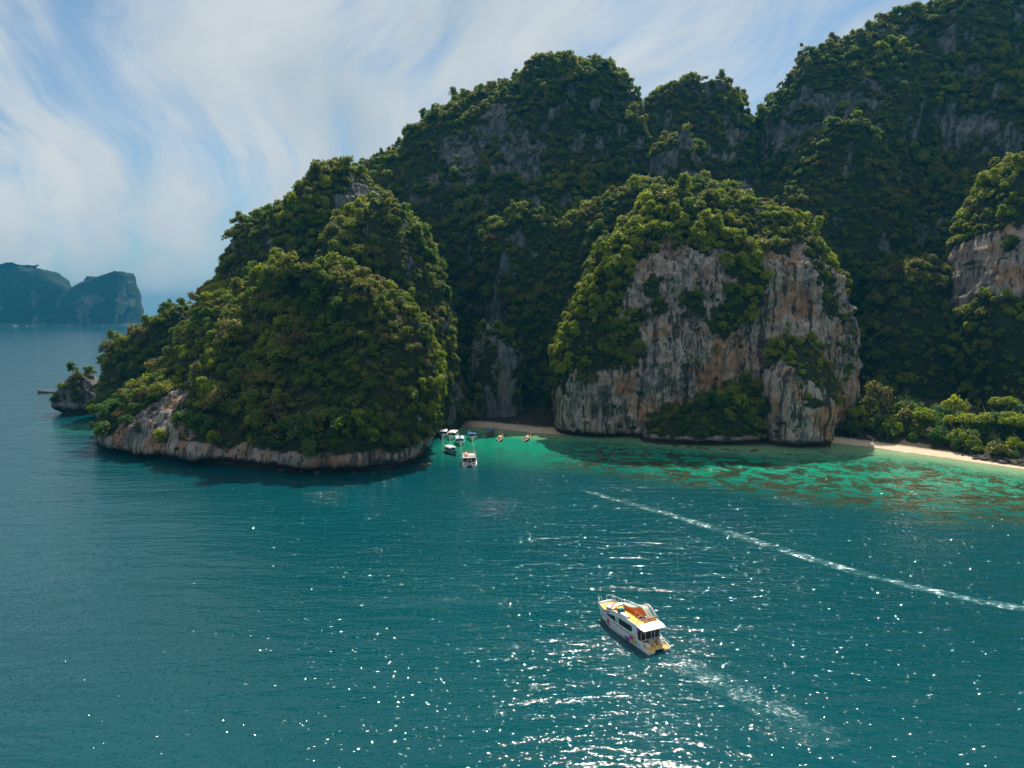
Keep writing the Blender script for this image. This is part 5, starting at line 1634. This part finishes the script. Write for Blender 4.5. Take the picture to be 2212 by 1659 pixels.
# ------------------------------------------------------------------ foam
def foam_mat(name, amt, sc=1.0, along=0.35):
    m, t = material(name)
    pos = t.n('ShaderNodeNewGeometry').outputs['Position']
    e = t.n('ShaderNodeAttribute', attribute_name='edge').outputs['Fac']
    n1 = t.noise(t.mapping(pos, rot=(0, 0, 0.45), scale=(0.5 * sc, 0.9 * sc, 1)), 1.0, 6, 0.68, 1.2)
    n2 = t.noise(t.mapping(pos, scale=(0.16 * sc, 0.16 * sc, 1)), 1.0, 3, 0.6)
    f = t.math('ADD', t.math('MULTIPLY', n1, 0.75), t.math('MULTIPLY', n2, 0.35))
    a = t.smooth(f, 0.56, 0.70)
    a2 = t.smooth(f, 0.44, 0.64, 0, 0.22)
    al = t.math('MULTIPLY', t.math('MULTIPLY', t.math('MAXIMUM', a, a2), e), amt, clamp=True)
    b = t.n('ShaderNodeBsdfPrincipled', {'Base Color': t.mix(a, (0.16, 0.42, 0.44), (0.74, 0.80, 0.80)), 'Roughness': 0.8})
    tr = t.n('ShaderNodeBsdfTransparent')
    mx = t.n('ShaderNodeMixShader', {0: al, 1: tr.outputs[0], 2: b.outputs[0]})
    t.n('ShaderNodeOutputMaterial', {0: mx.outputs[0]})
    return m


def ribbon(name, label, pts, widths, mat, strength=None, z=0.05, parent=None, res=2.0):
    P = np.array([sea(*p_) for p_ in pts])
    seg = np.concatenate([[0], np.cumsum(np.hypot(*np.diff(P, axis=0).T))])
    n = max(8, int(seg[-1] / res))
    s = np.linspace(0, seg[-1], n)
    # smooth centre line
    cx, cy = np.interp(s, seg, P[:, 0]), np.interp(s, seg, P[:, 1])
    ker = np.ones(9) / 9
    cx2 = np.convolve(np.pad(cx, 4, mode='edge'), ker, 'valid'); cy2 = np.convolve(np.pad(cy, 4, mode='edge'), ker, 'valid')
    wv = np.interp(s, seg, widths)
    st_ = np.interp(s, seg, strength) if strength is not None else np.ones(n)
    tx_, ty_ = np.gradient(cx2), np.gradient(cy2)
    ln_ = np.hypot(tx_, ty_)
    nx_, ny_ = -ty_ / ln_, tx_ / ln_
    K = 9
    V, E = [], []
    for j in range(K):
        u = -1 + 2 * j / (K - 1)
        V.append(np.stack([cx2 + nx_ * wv * u, cy2 + ny_ * wv * u, np.full(n, z)], 1))
        E.append((1 - abs(u) ** 1.6) * st_ * np.clip(np.minimum(s, 1e9) / 6, 0, 1))
    V = np.concatenate(V)
    idx = np.arange(K * n).reshape(K, n)
    F = np.stack([idx[:-1, :-1].ravel(), idx[:-1, 1:].ravel(), idx[1:, 1:].ravel(), idx[1:, :-1].ravel()], 1)
    me = mesh_np(name, V, F, mat)
    set_attr(me, "edge", np.concatenate(E))
    return tag(link(bpy.data.objects.new(name, me)), label, kind='stuff')


ribbon("wake_foam", "long white foam wake crossing the bay to the right edge", [(1246, 1055), (1320, 1077), (1450, 1112), (1600, 1160), (1750, 1206), (1900, 1251), (2050, 1286), (2212, 1316), (2350, 1338)],
       [1.4, 2.0, 2.3, 2.6, 2.4, 2.3, 2.2, 2.2, 2.2], foam_mat("wake_foam", 1.6, 0.9), [0.35, 0.5, 0.65, 0.8, 0.95, 1.1, 1.15, 1.2, 1.2])
ribbon("stern_wash", "lacy foam with painted sun glints trailing from the stern of the party catamaran", [(1418, 1404), (1500, 1445), (1600, 1495), (1720, 1560), (1850, 1640)], [2.4, 3.4, 4.0, 4.5, 5.0], foam_mat("wash_foam_glints", 1.5, 1.5), [0.9, 0.7, 0.5, 0.35, 0.0])  # foam-white ribbon also stands in for glints on the churned water
ribbon("bow_wave", "white bow wave along the far longtail boat", [(89, 850.5), (100, 851), (112, 851.5), (125, 851.5), (145, 851)], [0.7, 1.3, 1.6, 1.4, 1.0], foam_mat("bow_foam", 1.5, 0.8), [0.6, 1.3, 1.3, 0.9, 0.0], z=0.12)
ribbon("distant_wake", "thin white wake of the tiny far boat", [(18.5, 708.6), (10, 708.9), (0, 708.7)], [3.5, 3.0, 2.0], foam_mat("far_foam", 2.0, 0.4), [1.5, 1.3, 0.8], z=0.2, res=8)
# surf at the feet of the rocks
ribbon("surf_line", "thin broken surf along the foot of the left headland", [(250, 941), (330, 957), (450, 984), (560, 1008), (680, 1022), (800, 1022), (905, 1010)], [0.8] * 7, foam_mat("surf_foam", 0.8, 1.1), [0.8, 0.3, 0.6, 0.5, 0.7, 0.4, 0.6])
ribbon("surf_line", "thin broken surf under the big pale cliff", [(1250, 944), (1400, 954), (1500, 964), (1640, 978), (1790, 980)], [0.6] * 5, foam_mat("surf_foam", 0.6, 1.1), [0.5, 0.6, 0.4, 0.6, 0.4])
ribbon("surf_line", "lapping wave edge along the sunlit beach", [(1880, 969), (2000, 987), (2130, 1006), (2230, 1021)], [0.5] * 4, foam_mat("surf_foam", 0.8, 1.4), [0.6, 0.9, 0.8, 0.8], z=0.09)

# ------------------------------------------------------------------ boulders
def rock_mesh(seed):
    bm = bmesh.new()
    bmesh.ops.create_icosphere(bm, subdivisions=3, radius=1.0)
    co = np.array([v.co[:] for v in bm.verts])
    d = 0.30 * fbm(co, (0.9,) * 3, 3, 0.55, seed * 7.7) + 0.12 * fbm(co, (0.3,) * 3, 2, 0.5, seed * 3.1)
    for v, k in zip(bm.verts, d):
        v.co *= 1 + k
        v.co.z *= 0.66
    me = bpy.data.meshes.new("boulder")
    bm.to_mesh(me)
    bm.free()
    me.materials.append(ROCKM)
    return me


def boulder_mat():
    m, t = material("shore_rock")
    pos = t.n('ShaderNodeNewGeometry').outputs['Position']
    n1 = t.noise(pos, 0.9, 6, 0.65)
    c = t.ramp(n1, [(0.3, (0.020, 0.018, 0.016)), (0.5, (0.065, 0.05, 0.04)), (0.72, (0.17, 0.13, 0.105))])
    b = t.n('ShaderNodeBsdfPrincipled', {'Base Color': c, 'Roughness': 0.85, 'Normal': t.n('ShaderNodeBump', {'Strength': 0.8, 'Distance': 0.3, 'Height': t.noise(pos, 2.2, 5, 0.7)}).outputs[0]})
    t.n('ShaderNodeOutputMaterial', {0: b.outputs[0]})
    return m


ROCKM = boulder_mat()
RM_ = [rock_mesh(k) for k in range(4)]
rr = random.Random(12)


def boulders(name, n, line, spread, smin, smax, label, group):
    P = [sea(*p_) for p_ in line]
    for k in range(n):
        u = rr.random() * (len(P) - 1)
        i = int(u)
        x = P[i][0] + (P[i + 1][0] - P[i][0]) * (u - i) + rr.uniform(-spread, spread) * 0.5
        y = P[i][1] + (P[i + 1][1] - P[i][1]) * (u - i) + rr.uniform(-0.3, 1.0) * spread
        s = rr.uniform(smin, smax) * (0.6 + 0.6 * rr.random())
        o = link(bpy.data.objects.new(name, RM_[k % 4]))
        o.location = (x, y, max(0, ground_z(x, y)) + 0.05 * s)
        o.rotation_euler = (rr.uniform(-.3, .3), rr.uniform(-.3, .3), rr.uniform(0, 6.28))
        o.scale = (s * rr.uniform(0.8, 1.4), s, s * rr.uniform(0.6, 1.0))
        tag(o, label, "rock", group)


boulders("boulder", 70, [(2095, 992), (2150, 1000), (2212, 1008), (2260, 1014)], 5.0, 0.5, 1.6, "dark wave-worn rock in the rubble at the right end of the beach", "rubble rocks on the beach")
boulders("boulder", 26, [(1400, 957), (1500, 968), (1640, 976)], 1.5, 0.5, 1.3, "dark reef rock at the waterline under the shrubby shelf", "reef rocks under the shelf")
boulders("boulder", 12, [(1640, 976), (1720, 985), (1790, 975)], 1.5, 0.4, 1.0, "dark reef rock at the foot of the pale buttress", "reef rocks under the buttress")
boulders("boulder", 16, [(440, 985), (560, 1012), (700, 1024), (850, 1020)], 1.0, 0.5, 1.2, "dark tidal rock under the undercut foot of the left headland", "tidal rocks under the headland")
boulders("boulder", 4, [(902, 1008), (925, 1004)], 1.0, 0.9, 1.8, "brown flat rock in the water off the right tip of the headland", "tip rocks of the headland")
boulders("boulder", 12, [(1120, 928), (1180, 925), (1225, 925)], 2.0, 0.2, 0.55, "small dark rock on the shaded cove beach", "small cove rocks")
boulders("boulder", 3, [(212, 900), (224, 899)], 1.0, 0.6, 1.0, "small pinkish rock between the stack and the point", "stack rocks")


# ------------------------------------------------------------------ people
SKIN = [simple_mat("skin_tan", (0.42, 0.24, 0.15), 0.6), simple_mat("skin_light", (0.60, 0.38, 0.28), 0.6)]
HAIR = [simple_mat("hair_dark", (0.015, 0.012, 0.01), 0.6), simple_mat("hair_brown", (0.12, 0.06, 0.03), 0.6)]
CLOTH = {k: simple_mat("cloth_" + k, c_, 0.85) for k, c_ in dict(white=(0.75, 0.75, 0.75), black=(0.02, 0.02, 0.025), blue=(0.05, 0.18, 0.55), pink=(0.70, 0.18, 0.35), orange=(0.80, 0.25, 0.05), green=(0.08, 0.30, 0.20), grey=(0.30, 0.30, 0.32), red=(0.60, 0.04, 0.04), yellow=(0.75, 0.55, 0.08), teal=(0.0, 0.35, 0.42)).items()}


def person_mesh(pose):
    """skinned figure: returns mesh with material slots skin, hair, shirt, shorts"""
    J = {}
    if pose == 'stand':
        J = dict(pel=(0, 0, .93), chest=(0, 0.01, 1.28), neck=(0, 0, 1.48), head=(0, -0.02, 1.62), top=(0, -0.01, 1.74), shl=(.19, 0, 1.42), shr=(-.19, 0, 1.42), ell=(.27, .02, 1.14), elr=(-.27, .02, 1.14), hal=(.28, -.06, .88), har=(-.28, -.06, .88),
                 hil=(.10, 0, .88), hir=(-.10, 0, .88), knl=(.12, -.03, .48), knr=(-.12, .0, .48), anl=(.12, .02, .08), anr=(-.12, .05, .08), tol=(.14, -.14, .03), tor=(-.14, -.11, .03))
    elif pose == 'walk':
        J = dict(pel=(0, 0, .91), chest=(0, -0.03, 1.26), neck=(0, -.04, 1.46), head=(0, -0.07, 1.60), top=(0, -0.06, 1.72), shl=(.19, 0, 1.40), shr=(-.19, -.04, 1.40), ell=(.25, .14, 1.15), elr=(-.25, -.16, 1.15), hal=(.24, .12, .90), har=(-.24, -.34, .98),
                 hil=(.10, 0, .87), hir=(-.10, 0, .87), knl=(.11, -.20, .50), knr=(-.11, .10, .47), anl=(.11, -.20, .10), anr=(-.11, .36, .14), tol=(.12, -.36, .05), tor=(-.12, .26, .03))
    else:  # sit
        J = dict(pel=(0, 0, .12), chest=(0, 0.02, .48), neck=(0, 0, .68), head=(0, -0.03, .82), top=(0, -0.02, .94), shl=(.19, 0, .62), shr=(-.19, 0, .62), ell=(.26, -.10, .38), elr=(-.26, -.10, .38), hal=(.20, -.34, .26), har=(-.20, -.34, .26),
                 hil=(.10, -.02, .12), hir=(-.10, -.02, .12), knl=(.14, -.44, .20), knr=(-.14, -.44, .20), anl=(.13, -.48, -.22), anr=(-.13, -.48, -.22), tol=(.14, -.64, -.26), tor=(-.14, -.64, -.26))
    R_ = dict(pel=.135, chest=.15, neck=.062, head=.10, top=.075, shl=.068, shr=.068, ell=.045, elr=.045, hal=.04, har=.04, hil=.092, hir=.092, knl=.06, knr=.06, anl=.042, anr=.042, tol=.035, tor=.035)
    E = [('pel', 'chest'), ('chest', 'neck'), ('neck', 'head'), ('head', 'top'), ('chest', 'shl'), ('shl', 'ell'), ('ell', 'hal'), ('chest', 'shr'), ('shr', 'elr'), ('elr', 'har'), ('pel', 'hil'), ('hil', 'knl'), ('knl', 'anl'), ('anl', 'tol'), ('pel', 'hir'), ('hir', 'knr'), ('knr', 'anr'), ('anr', 'tor')]
    names = list(J)
    me = bpy.data.meshes.new("person")
    me.from_pydata([J[n_] for n_ in names], [(names.index(a), names.index(b)) for a, b in E], [])
    ob = link(bpy.data.objects.new("person", me))
    md = ob.modifiers.new("skin", 'SKIN')
    sv = me.skin_vertices[0] if me.skin_vertices else None
    if sv is None:
        bm = bmesh.new(); bm.from_mesh(me); bm.verts.layers.skin.verify(); bm.to_mesh(me); bm.free()
        sv = me.skin_vertices[0]
    for i, n_ in enumerate(names):
        sv.data[i].radius = (R_[n_], R_[n_] * (0.78 if n_ in ('pel', 'chest') else 1))
        sv.data[i].use_root = n_ == 'pel'
    sub = ob.modifiers.new("sub", 'SUBSURF'); sub.levels = 1; sub.render_levels = 1
    bpy.context.view_layer.update()
    out = bpy.data.meshes.new_from_object(ob.evaluated_get(bpy.context.evaluated_depsgraph_get()))
    bpy.data.objects.remove(ob)
    zs_ = J['chest'][2], J['neck'][2], J['pel'][2], J['knl'][2], J['head'][2]
    for p_ in out.polygons:
        c = p_.center
        p_.use_smooth = True
        if c.z > zs_[4] + 0.03 or (c.z > zs_[4] - 0.10 and c.y > J['head'][1] + 0.045):
            k = 1
        elif zs_[2] + 0.02 < c.z < zs_[1] - 0.02 and abs(c.x) < 0.265:
            k = 2
        elif pose == 'sit' and c.z < zs_[1] - .1 and -0.36 < c.y and abs(c.x) < 0.24:
            k = 3
        elif pose != 'sit' and zs_[3] + 0.12 < c.z <= zs_[2] + 0.02 and abs(c.x) < 0.225:
            k = 3
        else:
            k = 0
        p_.material_index = k
    return out


POSES = {k: person_mesh(k) for k in ('stand', 'walk', 'sit')}


def person(loc, rz, pose, top, bottom, label, skin=0, hair=0, group=None, scale=1.0):
    me = POSES[pose].copy()
    me.materials.clear()
    for m_ in (SKIN[skin], HAIR[hair], CLOTH[top], CLOTH[bottom]):
        me.materials.append(m_)
    o = link(bpy.data.objects.new("person", me))
    o.location = loc
    o.rotation_euler = (0, 0, rz)
    o.scale = (scale,) * 3
    tag(o, label, "person", group)
    return o


def zoomed(px, py):          # sightings read off the enlarged cove picture
    return ((1700 + px * 0.22604) / 1.85172, (1660 + py * 0.22604) / 1.85172)


BEACH = [(1608, 214, 'stand', 'white', 'pink', "person in white top and pink bottoms on the cove beach, left of a child"), (1634, 218, 'stand', 'pink', 'pink', "small person in pink beside the person in white"),
         (1688, 214, 'walk', 'teal', 'blue', "person in dark teal walking along the cove beach"), (1762, 243, 'stand', 'black', 'black', "person in black on the cove sand, left of a pair"),
         (1786, 246, 'stand', 'black', 'white', "person in black top and white shorts on the cove sand"), (1870, 224, 'walk', 'yellow', 'blue', "person in yellow top and blue trousers on the cove sand, rightmost"),
         (1396, 276, 'stand', 'black', 'grey', "person in dark clothes at the water's edge behind the sunlit longtail boat"), (1210, 262, 'stand', 'blue', 'white', "person in pale blue top behind the blue-canopied boat"),
         (1270, 254, 'stand', 'yellow', 'white', "person in pale yellow behind the prow of the blue-canopied boat"), (1016, 300, 'walk', 'grey', 'black', "person in grey wading right of the blue-roofed speedboat"),
         (1050, 262, 'stand', 'white', 'grey', "person in white near the wader right of the blue-roofed speedboat"), (640, 262, 'stand', 'black', 'black', "person in black behind the long white-roofed speedboat")]
for k, (px, py, pose, a, b, lab) in enumerate(BEACH):
    x, y = sea(*zoomed(px, py))
    z = max(-0.45, ground_z(x, y))
    person((x, y, z), rr.uniform(0, 6.28), pose, a, b, lab, skin=k % 2, hair=k % 2, group="people on the cove beach", scale=0.78 if 'small' in lab else 1.0)

# on the tour catamaran's upper deck and stern
CREW = [(8.6, 1.9, 'stand', 'black', 'blue', "person in black at the front left of the tour catamaran's upper deck"), (8.9, 0.9, 'stand', 'orange', 'black', "person in orange on the tour catamaran's upper deck, beside the one in black"),
        (9.2, 0.0, 'stand', 'teal', 'white', "person in teal at the middle of the tour catamaran's upper deck"), (8.7, -0.7, 'stand', 'red', 'black', "person in dark red on the tour catamaran's upper deck, right of the middle"),
        (8.8, -1.5, 'stand', 'pink', 'white', "person in pink on the tour catamaran's upper deck"), (8.2, -2.1, 'stand', 'white', 'blue', "person in white at the right rail of the tour catamaran's upper deck"),
        (6.9, 2.1, 'stand', 'white', 'black', "person in white at the left rail of the tour catamaran's upper deck"), (3.0, -2.2, 'stand', 'blue', 'grey', "person in blue at the rear right corner of the tour catamaran's upper deck")]
MC = Matrix.Translation(CAT2.location) @ CAT2.rotation_euler.to_matrix().to_4x4()
for k, (x, y, pose, a, b, lab) in enumerate(CREW):
    q = MC @ Vector((x, y, 3.62))
    person(q, rr.uniform(0, 6.28), pose, a, b, lab, skin=k % 2, hair=0, group="people on the tour catamaran")
q = MC @ Vector((0.8, 0.45, 0.82)); person(q, 2.0, 'stand', 'red', 'black', "person in red on the stern platform of the tour catamaran")
q = MC @ Vector((1.35, -1.9, 1.68)); person(q, CAT2.rotation_euler.z - 1.57, 'sit', 'blue', 'black', "person in blue seated on the stern seat of the tour catamaran")
# boatmen of the two sunlit longtail boats
for (px, py, a, b, lab) in ((1298, 405, 'orange', 'black', "boatman in orange standing in the stern of the sunlit longtail boat"), (1776, 425, 'white', 'black', "boatman in white standing in the stern of the rightmost longtail boat")):
    st_ = (1078, 954) if px < 1500 else (1133, 954)
    bw_ = (1086, 940) if px < 1500 else (1148, 941)
    p, r = from_stern(st_, bw_)
    d = Vector((math.cos(r), math.sin(r), 0))
    person(Vector(p) + d * 1.9 + Vector((0, 0, 0.45)), 0.5, 'stand', a, b, lab, group="boatmen")


def swimmer(px, py, label):
    x, y = sea(px, py)
    o = person((x, y, 0.0), 0.8, 'walk', 'orange', 'red', label)
    o.rotation_euler = (math.radians(-84), 0, 1.9)
    o.location = (x, y, 0.02)


swimmer(*zoomed(955, 776), "person in orange swimming right of the tour catamaran")

# ------------------------------------------------------------------ haze
def haze():
    m, t = material("haze_air")
    v = t.n('ShaderNodeVolumePrincipled', {'Color': (0.03, 0.29, 0.53, 1), 'Density': 0.00010, 'Anisotropy': 0.25})
    t.n('ShaderNodeOutputMaterial', {1: v.outputs[0]})
    mb = MB().box((0, 5500, 190), (33000, 19200, 396))
    ob = mb.build("haze", m)
    tag(ob, "thin bluish sea haze lying over the whole bay", kind='stuff')


haze()
